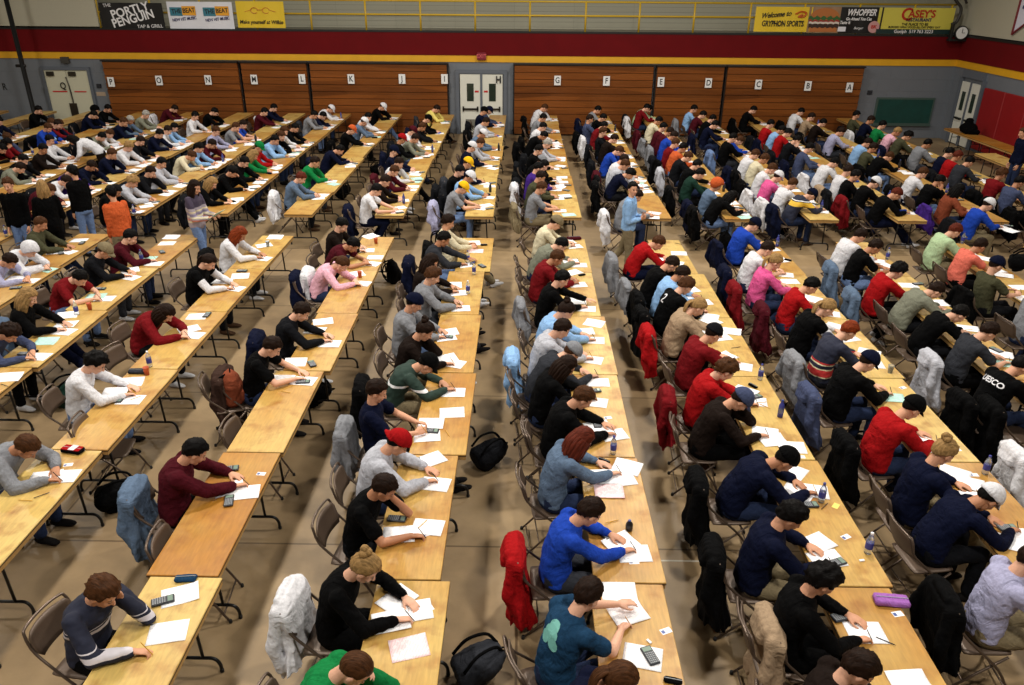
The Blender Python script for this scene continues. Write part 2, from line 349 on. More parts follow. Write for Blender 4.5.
def pants_mesh(J, name, shoes=False, skirt=False):
    mb = MB(); spine(mb, J, .012, (1, 1), 3, 0); mb.ell(J['hip']+V(-.01, 0, -.02), (.125, .175, .095))
    for s in 'RL':
        h, k, an = J['hp'+s], J['kn'+s], J['an'+s]
        mb.cap(h, h.lerp(k, .5), .098, .088, 14); mb.cap(h.lerp(k, .5), k, .088, .073, 14); mb.cap(k, k.lerp(an, .5), .072, .068, 14); mb.cap(k.lerp(an, .5), k.lerp(an, .93), .066, .060, 14)
    return remesh(mb, .014, 4, ((.13, .026), (.05, .01)), name)
def shoe_mesh(J, s, name):
    mb = MB(); shoe_mb(mb, J['an'+s], J['toe'+s]); return remesh(mb, .009, 3, (), name)
# hair, caps and hats in head space
def shell(zbf, sc, nz=.0, seed=0, c=(-.012, 0, .022), rr=(.100, .079, .100), nf=14, back=0):
    bm = bmesh.new(); bmesh.ops.create_icosphere(bm, subdivisions=4, radius=1)
    for v in bm.verts:
        d = v.co.normalized(); x = d.x
        s = (d.z-zbf(x, abs(d.y))+.10*mnoise.noise(d*7+V(seed, 3, 0))*(nz > .04))/.13+.5; s = min(max(s, 0), 1); s = s*s*(3-2*s)
        k = .80+(sc-.80)*s
        k += s*nz*mnoise.noise(V(d.x*nf*.35, d.y*nf, d.z*nf)+V(seed, 0, 0)) + s*nz*.8*mnoise.noise(d*3+V(seed, 9, 0)) + back*s*max(-x, 0)
        v.co = V(c[0]+d.x*rr[0]*k, d.y*rr[1]*k, c[2]+d.z*rr[2]*k)
    bm.verts.index_update(); out = MB(); out.add([v.co.copy() for v in bm.verts], [[w.index for w in f.verts] for f in bm.faces]); bm.free(); return out
def interp(x, T):
    if x <= T[0][0]: return T[0][1]
    for (a, u), (b, w) in zip(T, T[1:]):
        if x <= b: return u+(w-u)*(x-a)/(b-a)
    return T[-1][1]
line_s = lambda x, y: interp(x, [(-1, -.98), (-.6, -.88), (-.25, -.45), (-.05, -.2), (.1, -.12), (.3, -.1), (.42, .16), (.6, .44), (1, .50)])
line_l = lambda x, y: interp(x, [(-1, -1.2), (-.1, -1.0), (.25, -.35), (.5, .35), (1, .5)])
HEADS = {}
def build_heads():
    def reg(k, mb, sm=True): HEADS[k] = mb.mesh('hair_'+k, (), sm)
    reg('s', shell(line_s, 1.15, .13, 1, nf=10)); reg('z', shell(line_s, 1.07, .03, 2)); reg('f', shell(line_s, 1.27, .24, 3, nf=8))
    reg('m', shell(line_s, 1.20, .18, 8, nf=9))
    b = shell(line_s, 1.14, .09, 4)
    for k in range(7): b.ell((-.100+.016*math.cos(k*2.3), .018*math.sin(k*2.3), .115+.014*math.cos(k*1.7)), (.033, .031, .031), None, 12, 8)
    reg('u', b)
    b = shell(line_s, 1.12, .06, 5)
    for k in range(5):
        o = (k-2)*.012; b.tube(curve_pts([(-.095, o*.4, .03), (-.128, o, -.01), (-.130, o*1.3, -.07), (-.10, o*1.4, -.13), (-.075, o*.8, -.17)]), .019-abs(k-2)*.003, 8)
    b.ell((-.108, 0, .025), (.02, .024, .024), None, 10, 8); reg('p', b)
    b = shell(line_l, 1.14, .09, 6)
    for k in range(13):
        t = R_(60+k*20); y = math.sin(t); x = math.cos(t)
        b.tube(curve_pts([(-.012+x*.088, y*.072, .02), (-.012+x*.10, y*.088, -.06), (.004+x*.095, y*.092, -.13), (.02+x*.085, y*.080, -.19-.02*math.sin(k*2.1))]), .026, 8)
    reg('l', b)
    # caps
    def brim(b, sgn, up=0):
        vs = []; fs = []; n = 10
        for top in (0, 1):
            for j in range(5):
                for i in range(n+1):
                    t = (i/n-.5)*2; r = j/4; x = .078+r*.080*math.sqrt(max(1-t*t*.82, .03)); x -= abs(t)**2*.030; y = t*.066
                    z = .048+up-.022*r*r-.012*t*t+top*.005; vs.append(V(sgn*x-.006, y, z))
        L = 5*(n+1)
        vs = [V(q.x*1.08, q.y*1.15, q.z) for q in vs]
        for j in range(4):
            for i in range(n):
                a = j*(n+1)+i; fs += [(a, a+1, a+n+2, a+n+1), (L+a, L+a+n+1, L+a+n+2, L+a+1)]
        ed = [i for i in range(n+1)]+[j*(n+1)+n for j in range(1, 5)]+[4*(n+1)+i for i in range(n-1, -1, -1)]+[j*(n+1) for j in range(3, 0, -1)]
        for q, w in zip(ed, ed[1:]+ed[:1]): fs.append((w, q, L+q, L+w))
        b.add(vs, fs)
    zc = lambda x, y: interp(x, [(-1, -.22), (0, -.03), (1, .17)])
    b = shell(zc, 1.25, .01, 7); brim(b, 1); b.ell((-.012, 0, .148), (.008, .008, .005), None, 8, 6); HEADS['c'] = b.mesh('cap', (), True)
    zr = lambda x, y: interp(x, [(-1, -.02), (0, 0), (1, .22)])
    b = shell(zr, 1.25, .01, 7); brim(b, -1, -.012); b.ell((-.012, 0, .148), (.008, .008, .005), None, 8, 6); HEADS['r'] = b.mesh('cap', (), True)
    HEADS['n'] = shell(lambda x, y: -.02+.22*x, 1.2, .03, 9, back=.05).mesh('beanie', (), True)
    # hood pulled up
    HEADS['o'] = shell(line_l, 1.34, .06, 10, back=.1).mesh('hood', (), True)
build_heads()
SW = dict(w=(.55, -.09, .785), d=(.86, .42, -.18), up=(.1, .35, .9), c=52, g=1)
SLm = dict(w=(.54, .15, .778), d=(.80, -.55, -.05), c=22)
LA = dict(R=((.43, -.13, .55), (.42, -.13, .09), -4), L=((.43, .14, .55), (.40, .15, .09), 6))
LB = dict(R=((.45, -.10, .53), (.84, -.08, .09), -5, 20), L=((.46, .13, .54), (.78, .06, .09), 4, 15))
LC = dict(R=((.42, -.15, .55), (.12, -.12, .11), 0, -25), L=((.43, .17, .55), (.20, .13, .10), 0, -15))
PO = {
 'w': ((0,0,.53), (4,17,33,52), 46, 0, dict(R=SW, L=SLm), LA),
 'x': ((0,0,.53), (2,15,31,50), 44, 12, dict(R=dict(SW, w=(.58,-.03,.785)), L=dict(SLm, w=(.50,.20,.778))), LC),
 'h': ((0,0,.53), (13,33,52,68), 56, 0, dict(R=dict(SW, w=(.66,-.12,.785)), L=dict(w=(.60,.10,.778), d=(.5,-.85,-.05), c=20)), LA),
 'u': ((0,0,.53), (2,10,20,34), 36, 5, dict(R=dict(SW, w=(.50,-.10,.785)), L=dict(SLm, w=(.49,.16,.778))), LB),
 'v': ((0,0,.53), (3,13,24,36), 40, -6, dict(R=dict(SW, w=(.52,-.05,.785)), L=dict(SLm, w=(.46,.22,.778))), LC),
 'b': ((0,0,.53), (-8,-3,8,20), 30, 0, dict(R=dict(w=(.43,-.11,.80), d=(.85,.35,.15), up=(0,-.7,.7), c=45, g=1), L=dict(w=(.43,.11,.80), d=(.85,-.35,.15), up=(0,.7,.7), c=45, g=1)), LB),
 'p': ((0,0,.53), (5,19,32,46), 42, 6, dict(R=SW, L=dict(e=(.42,.20,.79), w=(.02,.11,-.10), head=1, t=(.03,.08,.02), up=(0,1,0), c=30)), LA),
 'f': ((0,0,.53), (8,23,40,56), 56, 0, dict(R=dict(SW, w=(.58,-.10,.785)), L=dict(e=(.53,.17,.79), w=(.10,.10,-.04), head=1, t=(.10,.03,.05), up=(.2,1,0), c=30)), LB),
 'r': ((0,0,.53), (3,16,28,42), 40, 10, dict(R=dict(SW, w=(.54,-.06,.785)), L=dict(w=(.74,.12,.79), d=(1,-.15,-.1), c=18)), LB),
}
STAND = {
 'S': ((0,0,.95), (0,0,4,10), 8, 12, dict(R=dict(e=(.06,-.24,1.12), w=(.22,-.02,1.16), up=(1,0,0), c=30), L=dict(e=(.08,.24,1.12), w=(.24,.0,1.20), up=(1,0,0), c=30)), dict(R=((.06,-.10,.5), (-.02,-.12,.09), -8), L=((.03,.12,.5), (-.12,.16,.09), 12))),
 'A': ((0,0,.95), (0,0,4,8), 4, -50, dict(R=dict(e=(.04,-.22,1.12), w=(.24,-.02,1.16), up=(1,0,0), c=30), L=dict(e=(.06,.22,1.12), w=(.25,.02,1.20), up=(1,0,0), c=30)), dict(R=((.06,-.08,.5), (.04,-.10,.09), -8), L=((-.12,.10,.5), (-.42,.12,.12), 0, -25))),
 'T': ((0,0,.95), (0,2,6,14), 14, 0, dict(R=dict(w=(.10,-.19,.86), p=(-1,-.05,0), c=35, up=(0,-1,0)), L=dict(w=(.08,.19,.86), p=(-1,.05,0), c=35, up=(0,1,0))), dict(R=((.04,-.10,.5), (.0,-.12,.09), -8), L=((.03,.11,.5), (-.03,.13,.09), 8))),
 'Q': ((0,0,.94), (-4,0,10,24), 26, 0, dict(R=dict(e=(.10,-.22,1.10), w=(.34,-.12,1.13), c=40, g=1), L=dict(e=(.10,.22,1.10), w=(.34,.12,1.13), c=40, g=1)), dict(R=((.10,-.09,.5), (.22,-.10,.09), -4), L=((-.02,.10,.5), (-.14,.12,.09), 4))),
 'B': ((0,0,.93), (40,62,72,72), 62, 0, dict(R=dict(w=(.62,-.16,.80), c=20), L=dict(w=(.60,.16,.80), c=20)), dict(R=((.05,-.10,.5), (-.03,-.12,.09), -4), L=((-.02,.11,.5), (-.12,.12,.09), 4))),
}
PM = {}
for k, a in list(PO.items())+list(STAND.items()):
    J = skel(*a); PM[k] = dict(J=J, body=body_mesh(J, 'person_body_'+k, .0075), pants=pants_mesh(J, 'trousers_'+k), shR=shoe_mesh(J, 'R', 'shoe_r_'+k), shL=shoe_mesh(J, 'L', 'shoe_l_'+k), top={})
def topm(k, t):
    D = PM[k]['top']
    if t not in D: D[t] = top_mesh(PM[k]['J'], t, 'top_%s_%s' % (k, t))
    return D[t]
def setm(o, mats):
    """materials on shared mesh data; a (material, colour) pair sets the object's own colour"""
    me = o.data
    for i, m in enumerate(mats):
        if isinstance(m, tuple): o.color = srgb(m[1]); m = m[0]
        if len(me.materials) <= i: me.materials.append(m)
        if me.materials[i] != m: o.material_slots[i].link = 'OBJECT'; o.material_slots[i].material = m
    return o
GARN = dict(t='t-shirt', s='sweater', h='hoodie')
HAIRN = dict(s='short %s hair', z='cropped %s hair', f='bushy %s hair', m='thick %s hair', u='%s hair bun', p='%s ponytail', l='long %s hair')
def hairphrase(hs):
    hc, hk = hs[0], hs[1]
    if hk in 'crno':
        col = COL[hs.split(':')[1]][1]; return {'c': col+' cap', 'r': col+' backwards cap', 'n': col+' knit hat', 'o': col+' hood up'}[hk]
    return HAIRN[hk] % HAIRC[hc][1]
TROU = ['jeans', 'jeans', 'blk', 'khaki', 'char', 'jeans', 'lja', 'navy', 'blk', 'dgrey']
def person(x, y, z, rz, pose, top, hs, label, group=None, near=True, mirror=False, trou=None, skin=None, shoes=None, vest=None):
    D = PM[pose]; J = D['J']
    o = link('person', D['body']); o.location = (x, y, z); o.rotation_euler = (0, 0, rz)
    if mirror: o.scale = (1, -1, 1)
    sk = SKINS[skin] if skin is not None else RS.choice([SKINS[0], SKINS[0], SKINS[1], SKINS[1], SKINS[2], SKINS[0]])
    setm(o, [sk, EYE, LIP]); tag(o, label, 'person', group)
    code, t = top
    if vest: setm(link('vest', topm(pose, 'v'), o), [cloth(vest)])
    setm(link({'t': 't_shirt', 's': 'sweater', 'h': 'hoodie'}[t], topm(pose, t), o), [cloth(code)])
    setm(link('trousers', D['pants'], o), [cloth(trou or RS.choice(TROU))])
    sm = shoes or RS.choice([SHOEW, SHOED, SHOEB, SHOED])
    setm(link('shoe', D['shR'], o), [sm]); setm(link('shoe', D['shL'], o), [sm])
    hk = hs[1]; hc = hs[0]
    HMx = J['HM']
    if hk in 'crno':
        setm(link('hair', HEADS['z'], o, HMx), [hairm(hc)])
        setm(link({'c': 'cap', 'r': 'cap', 'n': 'knit_hat', 'o': 'hood'}[hk], HEADS[hk], o, HMx), [cloth(hs.split(':')[1])])
    else: setm(link('hair', HEADS[hk], o, HMx), [hairm(hc)])
    return o
# ------------------------------------------------------------------ folding chair
def chair_meshes():
    D = {}
    mb = MB()     # seat: dished panel with rolled rim
    n = 8; vs = []; fs = []
    for lay in (0, 1):
        for i in range(n+1):
            for j in range(n+1):
                u = i/n*2-1; v = j/n*2-1; k = max(abs(u), abs(v)); wdt = .205-.02*(u+1)/2*-1
                x = u*.195; y = v*(.20-.012*u); e = (u*u)**3+(v*v)**3
                x *= 1-.06*(v*v)**2*(u*u); y *= 1-.06*(u*u)**2
                z = .455-.012*(1-min(k, 1)**2)-.010*min(e, 1)-lay*.016
                vs.append((x, y, z))
    L = (n+1)**2
    for i in range(n):
        for j in range(n):
            a = i*(n+1)+j; fs += [(a, a+n+1, a+n+2, a+1), (L+a, L+a+1, L+a+n+2, L+a+n+1)]
    ed = list(range(n+1))+[i*(n+1)+n for i in range(1, n+1)]+[n*(n+1)+j for j in range(n-1, -1, -1)]+[i*(n+1) for i in range(n-1, 0, -1)]
    for q, w in zip(ed, ed[1:]+ed[:1]): fs.append((q, w, L+w, L+q))
    mb.add(vs, fs); D['seat'] = mb.mesh('chair_seat', (CHAIRM,), True)
    mb = MB(); vs = []; fs = []; m = 12; h = 5   # curved back panel
    for lay in (0, 1):
        for j in range(h+1):
            for i in range(m+1):
                t = (i/m*2-1); zz = .60+.215*j/h; rnd = 1-.16*abs(j/h*2-1)**4
                x = -.235-.055*j/h-.035*(1-t*t)+lay*.016-.006*math.cos((j/h*2-1)*1.5); vs.append((x, t*.213*rnd, zz+.006*(1-t*t)*(j/h*2-1)))
    L = (h+1)*(m+1)
    for j in range(h):
        for i in range(m):
            a = j*(m+1)+i; fs += [(a, a+1, a+m+2, a+m+1), (L+a, L+a+m+1, L+a+m+2, L+a+1)]
    ed = list(range(m+1))+[j*(m+1)+m for j in range(1, h+1)]+[h*(m+1)+i for i in range(m-1, -1, -1)]+[j*(m+1) for j in range(h-1, 0, -1)]
    for q, w in zip(ed, ed[1:]+ed[:1]): fs.append((w, q, L+q, L+w))
    mb.add(vs, fs); D['back'] = mb.mesh('chair_back', (CHAIRM,), True)
    mb = MB()   # front legs run up into the back: one bent tube loop
    pts = [(.26, -.225, .012), (.10, -.222, .30), (-.10, -.222, .50), (-.255, -.22, .66), (-.305, -.21, .80), (-.325, -.17, .84), (-.345, 0, .845), (-.325, .17, .84), (-.305, .21, .80), (-.255, .22, .66), (-.10, .222, .50), (.10, .222, .30), (.26, .225, .012)]
    mb.tube(curve_pts(pts, 4), .0115, 8); mb.tube([(.215, -.222, .09), (.215, .222, .09)], .008, 6); D['frame'] = mb.mesh('chair_front_frame', (CHAIRT,), True)
    mb = MB()
    for s in (-1, 1): mb.tube([(.15, s*.205, .43), (-.06, s*.205, .22), (-.26, s*.205, .012)], .0105, 8)
    mb.tube([(-.22, -.205, .055), (-.22, .205, .055)], .008, 6); mb.tube([(-.13, -.205, .145), (-.13, .205, .145)], .007, 6); D['rear'] = mb.mesh('chair_rear_frame', (CHAIRT,), True)
    mb = MB()
    for x, s, y in ((.262, 1, .225), (.262, -1, .225), (-.262, 1, .205), (-.262, -1, .205)): mb.lathe([(.013, 0), (.016, .004), (.015, .03), (.012, .034)], (x, s*y, 0), 8)
    D['feet'] = mb.mesh('chair_feet', (RUB,), True)
    return D
CH = chair_meshes()
def chair(x, y, rz, label, group):
    r = empty('folding_chair', (x, y, 0), rz); tag(r, label, 'chair', group)
    link('seat', CH['seat'], r); link('backrest', CH['back'], r); link('front_leg_frame', CH['frame'], r); link('rear_leg_frame', CH['rear'], r); link('rubber_feet', CH['feet'], r)
    return r
# ------------------------------------------------------------------ folding table (length along y, origin at centre on floor)
TW = .59; TL = 1.812
def table_meshes():
    D = {}
    mb = MB(); mb.bbox(-TW/2, TW/2, -TL/2, TL/2, .722, .74, .004); D['top'] = mb.mesh('table_top', (WOOD,))
    mb = MB(); t = .022
    mb.box(-TW/2+.004, -TW/2+t, -TL/2+.004, TL/2-.004, .672, .722).box(TW/2-t, TW/2-.004, -TL/2+.004, TL/2-.004, .672, .722)
    mb.box(-TW/2+t, TW/2-t, -TL/2+.004, -TL/2+t, .672, .722).box(-TW/2+t, TW/2-t, TL/2-t, TL/2-.004, .672, .722); D['apron'] = mb.mesh('table_apron', (EDGE,))
    mb = MB(); mb.box(-TW/2-.0015, TW/2+.0015, -TL/2-.0015, TL/2+.0015, .716, .724); D['band'] = mb.mesh('table_band', (EDGED,))
    mb = MB()
    for s in (-1, 1): mb.tube([(s*.13, 0, .67), (s*.15, 0, .15)], .0135, 8)
    mb.tube(curve_pts([(-.285, 0, .012), (-.278, 0, .09), (-.235, 0, .145), (-.12, 0, .15), (.12, 0, .15), (.235, 0, .145), (.278, 0, .09), (.285, 0, .012)], 4), .0145, 8)
    mb.tube([(-.135, 0, .50), (.135, 0, .50)], .010, 6); mb.box(-.24, .24, -.02, .02, .655, .672)
    for s in (-1, 1): mb.lathe([(.018, 0), (.019, .02), (.017, .03)], (s*.285, 0, 0), 8)
    D['leg'] = mb.mesh('table_leg', (BLACKM,), True)
    mb = MB(); mb.tube([(-.0, 0, .50), (0, .22, .60), (0, .32, .668)], .009, 6); D['brace'] = mb.mesh('table_brace', (BLACKM,), True)
    return D
TB = table_meshes()
def table(x, y, rz, label, group, tone):
    r = empty('folding_table', (x, y, 0), rz); tag(r, label, 'table', group)
    t = link('tabletop', TB['top'], r); t.color = (tone, .5, .5, 1)
    link('edge_band', TB['band'], t); link('apron', TB['apron'], r)
    for s in (-1, 1):
        l = link('leg_frame', TB['leg'], r); l.location = (0, s*.62, 0)
        b = link('brace', TB['brace'], l); b.scale = (1, -s, 1)
    return r
# ------------------------------------------------------------------ jackets over chair backs, bags
def jacket_meshes():
    out = []
    for v in range(4):
        mb = MB(); low = (.28, .16, .36, .22)[v]; n = 56; vs = []; fs = []; K = 22
        for i in range(K+1):
            t = i/K; z = .885-t*(.885-low); w = .205+.075*t**.7+.02*math.sin(t*8+v); d = .075+.03*t+.015*math.sin(t*6+v*2)
            if i == 0: w, d = .14, .02
            if i == 1: w, d = .185, .055
            for k in range(n):
                th = 2*math.pi*k/n; a = t**.8
                f = 1+a*(.13*math.sin(5*th+v*1.7+t*2)+.09*math.sin(9*th-t*3+v)+.05*math.sin(14*th+t*5))
                cs = math.copysign(abs(math.cos(th))**.7, math.cos(th)); sn = math.copysign(abs(math.sin(th))**.7, math.sin(th))
                zz = z-(.05*a*math.sin(2*th+v*2.1)+.03*a*math.sin(5*th+v))*(i > K*.6)
                vs.append((-.335+.06*t+cs*d*f, .015*math.sin(v*3+t*3)+sn*w*f, zz))
        for i in range(K):
            for k in range(n): k2 = (k+1) % n; fs.append((i*n+k, (i+1)*n+k, (i+1)*n+k2, i*n+k2))
        fs.append(tuple(range(n))); fs.append(tuple(reversed(range(K*n, (K+1)*n)))); mb.add(vs, fs)
        for s in (-1, 1):
            if (v + (s > 0)) % 3 != 2: mb.cap((-.36, s*.18, .80), (-.40, s*.25, .52), .055, .052); mb.cap((-.40, s*.25, .52), (-.36+.03*v, s*.235, .30+.03*v), .052, .045)
        if v % 2:
            for t in range(-2, 3): mb.cap((-.385, t*.05, .85), (-.43, t*.04, .73), .04, .032)
        else: mb.cap((-.37, -.11, .875), (-.37, .11, .875), .032, .032)
        out.append(remesh(mb, .012, 2, ((.16, .035), (.06, .009)), 'draped_jacket_%d' % v))
    return out
JK = jacket_meshes()
def jacket(x, y, rz, code, label, v=None):
    o = link('draped_jacket', JK[RS.randrange(4) if v is None else v]); o.location = (x, y, 0); o.rotation_euler = (0, 0, rz); setm(o, [cloth(code)])
    tag(o, label, 'jacket', 'jackets over chair backs'); return o
def bag_meshes():
    mb = MB(); Z = V(0,0,1); X = V(1,0,0); Y = V(0,1,0)
    mb.rings([(V(0,0,.01), .10, .13, X, Y), (V(0,0,.05), .13, .165, X, Y), (V(0,0,.25), .125, .165, X, Y), (V(-.01,0,.36), .10, .14, X, Y), (V(-.02,0,.43), .05, .08, X, Y)], 18)
    a = remesh(mb, .013, 3, ((.15, .03), (.05, .012)), 'backpack_body')
    mb = MB(); mb.rings([(V(.10,0,.06), .06, .11, X, Y), (V(.11,0,.10), .065, .125, X, Y), (V(.105,0,.20), .055, .12, X, Y), (V(.095,0,.23), .03, .09, X, Y)], 16)
    b = remesh(mb, .011, 3, ((.1, .015),), 'backpack_pocket')
    mb = MB()
    for s in (-1, 1): mb.tube(curve_pts([(-.05, s*.05, .42), (-.17, s*.08, .36), (-.20, s*.10, .2), (-.12, s*.11, .06)]), .014, 8)
    mb.tube(curve_pts([(0, -.03, .42), (0, 0, .47), (0, .03, .42)]), .008, 6)
    return a, b, mb.mesh('backpack_strap', (), True)
BG = bag_meshes()
def backpack(x, y, rz, code, label, lie=False, z=0):
    r = empty('backpack', (x, y, z), rz); tag(r, label, 'bag', 'bags on the floor')
    if lie: r.rotation_euler = (0, R_(78), rz); r.location.z = z+.13
    setm(link('bag_body', BG[0], r), [cloth(code)]); setm(link('front_pocket', BG[1], r), [cloth(code)]); setm(link('strap', BG[2], r), [cloth('blk')])
    return r
# ------------------------------------------------------------------ small things for the table tops
def paper_meshes():
    out = []
    for v in range(4):
        mb = MB(); n = 7; vs = []; fs = []; W, H = .108, .14
        for lay in (0, 1):
            for i in range(n+1):
                for j in range(n+1):
                    x = (i/n*2-1)*H; y = (j/n*2-1)*W; u = i/n; w = j/n
                    z = .0015+.003*math.sin(u*3+v)*u+(0 if v == 0 else (.018*max(0, w-.55)**1.5*3.2 if v == 1 else (.05*max(0, u-.5)**2 if v == 2 else .02*max(0, (u+w)/2-.55)**1.2)))
                    vs.append((x, y, z+(1-lay)*(.002 if v in (0, 3) else .0008)))
        L = (n+1)**2
        for i in range(n):
            for j in range(n):
                a = i*(n+1)+j; fs += [(a, a+n+1, a+n+2, a+1), (L+a, L+a+1, L+a+n+2, L+a+n+1)]
        ed = list(range(n+1))+[i*(n+1)+n for i in range(1, n+1)]+[n*(n+1)+j for j in range(n-1, -1, -1)]+[i*(n+1) for i in range(n-1, 0, -1)]
        for q, w in zip(ed, ed[1:]+ed[:1]): fs.append((q, w, L+w, L+q))
        mb.add(vs, fs); out.append(mb.mesh('sheet_%d' % v, (), True))
    return out
SH = paper_meshes()
ZT = .7405
def paper(x, y, rz, m, label, v=None, z=ZT, s=1.0):
    o = link('exam_paper', SH[RS.randrange(4) if v is None else v]); o.location = (x, y, z); o.rotation_euler = (0, 0, rz); o.scale = (s, s, s); setm(o, [m])
    tag(o, label, 'paper', 'exam papers on the tables'); return o
CALB = mat('calculator_body', (34,38,46), .45); CALS = mat('calculator_screen', (120,140,128), .25); CALK = mat('calculator_key', (150,154,160), .5)
def calc_meshes():
    b = MB(); b.bbox(-.085, .085, -.042, .042, 0, .018, .005); B = b.mesh('calc_body', (CALB,))
    s = MB(); s.bbox(.035, .074, -.033, .033, .018, .0195, .0006); S = s.mesh('calc_screen', (CALS,))
    k = MB()
    for i in range(6):
        for j in range(5): k.bbox(-.076+i*.017, -.065+i*.017, -.033+j*.0142, -.0235+j*.0142, .018, .0215, .001)
    return B, S, k.mesh('calc_keys', (CALK,))
CA = calc_meshes()
def calculator(x, y, rz, label):
    r = link('calculator', CA[0]); r.location = (x, y, ZT); r.rotation_euler = (0, 0, rz); tag(r, label, 'calculator', 'calculators on the tables')
    link('screen', CA[1], r); link('keypad', CA[2], r); return r
PLAS = mat('bottle_plastic', (225,232,238), .08, trans=.85); LAB = mat('bottle_label_blue', (46,52,130), .5); CAPW = mat('bottle_cap_white', (230,230,235), .4); CAPB = mat('bottle_cap_blue', (50,70,140), .4); JUI = mat('juice_orange', (190,84,40), .3)
DRK = mat('bottle_dark', (20,20,26), .3); CUPO = mat('cup_orange', (180,80,44), .5)
bm_b = MB().lathe([(.026, 0), (.031, .004), (.032, .05), (.029, .075), (.032, .10), (.031, .14), (.022, .17), (.012, .19), (.0115, .205)], n=14).mesh('bottle_body', (), True)
bm_l = MB().lathe([(.0328, .055), (.0332, .06), (.0332, .115), (.0328, .12)], n=14).mesh('bottle_label', (), True)
bm_c = MB().lathe([(.0135, .198), (.014, .2), (.014, .214), (.0125, .217)], n=12).mesh('bottle_cap', (), True)
def bottle(x, y, label, kind='w'):
    r = link('drink_bottle', bm_b); r.location = (x, y, ZT); tag(r, label, 'bottle', 'bottles on the tables')
    setm(r, [{'w': PLAS, 'b': LAB, 'k': DRK, 'o': JUI}[kind]]); setm(link('bottle_label', bm_l, r), [{'w': LAB, 'b': PLAS, 'k': CALB, 'o': PAPW}[kind]]); setm(link('bottle_cap', bm_c, r), [CAPW if kind in 'wo' else CAPB]); return r
pen_m = MB().lathe([(.0035, 0), (.0038, .002), (.0038, .12), (.0035, .125), (.0008, .14)], n=8).mesh('pencil', (), True)
PENY = mat('pencil_yellow', (200,150,50), .5); PENK = mat('pen_black', (20,20,24), .4)
def pen(x, y, z, M, m, label):
    o = link('pencil', pen_m); o.matrix_basis = Matrix.Translation((x, y, z)) @ M; setm(o, [m]); tag(o, label, 'pencil', 'pens and pencils'); return o
card_m = MB().bbox(-.043, .043, -.027, .027, 0, .0012, .0004).mesh('id_card')
card_b = MB().box(-.038, -.012, -.018, .014, .0012, .0016).mesh('card_photo')
CARD = mat('card_white', (236,238,244), .3); CARDB = mat('card_blue', (70,90,150), .4)
def card(x, y, rz, label):
    o = link('id_card', card_m); o.location = (x, y, ZT); o.rotation_euler = (0, 0, rz); setm(o, [CARD]); setm(link('card_photo', card_b, o), [CARDB]); tag(o, label, 'card', 'identity cards on the tables'); return o
er_m = MB().bbox(-.022, .022, -.010, .010, 0, .012, .002).mesh('eraser')
def eraser(x, y, rz, label):
    o = link('eraser', er_m); o.location = (x, y, ZT); o.rotation_euler = (0, 0, rz); setm(o, [CARD]); tag(o, label, 'eraser', 'erasers on the tables'); return o
def pcase(x, y, rz, code, label, red=False, big=1, z=ZT):
    r = empty('pencil_case', (x, y, z), rz); tag(r, label, 'pencil case')
    mb = MB(); mb.bbox(-.11*big, .11*big, -.05*big, .05*big, 0, .045*big, .014); me = remesh(mb, .006, 3, ((.05, .008),), 'case_body'); setm(link('case_body', me, r), [cloth(code)])
    if red: mb = MB(); mb.bbox(-.10*big, .10*big, -.043*big, .043*big, .040*big, .050*big, .004); setm(link('case_lid', mb.mesh('case_lid'), r), [cloth('red')]); mb = MB(); mb.bbox(-.02, .05, -.044*big, .044*big, .050*big, .052*big, .0008); setm(link('case_patch', mb.mesh('case_patch'), r), [cloth('white')])
    mb = MB(); mb.tube([(-.10*big, 0, .05*big), (.10*big, 0, .05*big)], .003, 6); setm(link('zip', mb.mesh('zip'), r), [CALK]); return r
# ------------------------------------------------------------------ table rows (named by the letters on the far wall)
RX = {'R': -24.4, 'Q': -22.1, 'P': -19.8, 'O': -17.4, 'N': -15.1, 'M': -12.7, 'L': -10.31, 'K': -8.08, 'J': -5.71, 'I': -3.21, 'H': -.77, 'G': 1.6, 'F': 4.05, 'E': 6.33, 'D': 8.62, 'C': 11.0, 'B': 13.24, 'A': 15.5}
RX = {k: v*.75 for k, v in RX.items()}
YF = 14.04; YB = 15.50; WALLY = 28.76
JOINT = {('G',0):(592,272),('G',1):(601,315),('G',2):(618,374.5),('G',3):(636,459),('G',4):(667,586),('G',5):(700,750),
 ('H',0):(490,271.5),('H',1):(478.5,315.5),('H',2):(473.5,373),('H',3):(466,456),('H',4):(440.5,581),('H',5):(428,760),
 ('I',0):(378,269),('I',1):(357,312),('I',2):(330,371),('I',3):(283,452),('I',4):(217,577),
 ('J',0):(264,269),('J',1):(225.8,312),('J',2):(177.5,368),('J',3):(108,449),('K',1):(104,311),('K',2):(36,368),
 ('F',0):(698,273),('F',2):(768,379),('F',4):(893.5,586.5),('E',2):(903,376),('E',3):(976.8,458)}
TONE = {('J',4):.05,('I',5):.0,('I',4):.95,('I',3):.35,('K',2):.2,('H',5):.35,('H',4):.5,('G',5):.6,('G',4):.62,('F',5):.8,('F',4):.5,('E',3):.0,('E',2):.05,('E',4):.75,('D',3):.8,('D',2):.4,('J',1):.45,('J',0):.2,('I',0):.3}
ORD = ['first','second','third','fourth','fifth','sixth','seventh','eighth','ninth','tenth','eleventh','twelfth','thirteenth','fourteenth','fifteenth','sixteenth','seventeenth','eighteenth','nineteenth','twentieth']
def vis(X, Y, Z, m=60):
    y = Y*math.cos(YA)+X*math.sin(YA); x = X*math.cos(YA)-Y*math.sin(YA); z = Z-CZ
    d = y*math.cos(PT)-z*math.sin(PT)
    if d < .5: return False
    a = x/d; b = -(y*math.sin(PT)+z*math.cos(PT))/d
    return -m < 512+F*a < 1024+m and -m < 342.5+F*b < 685+m
EDG = {}
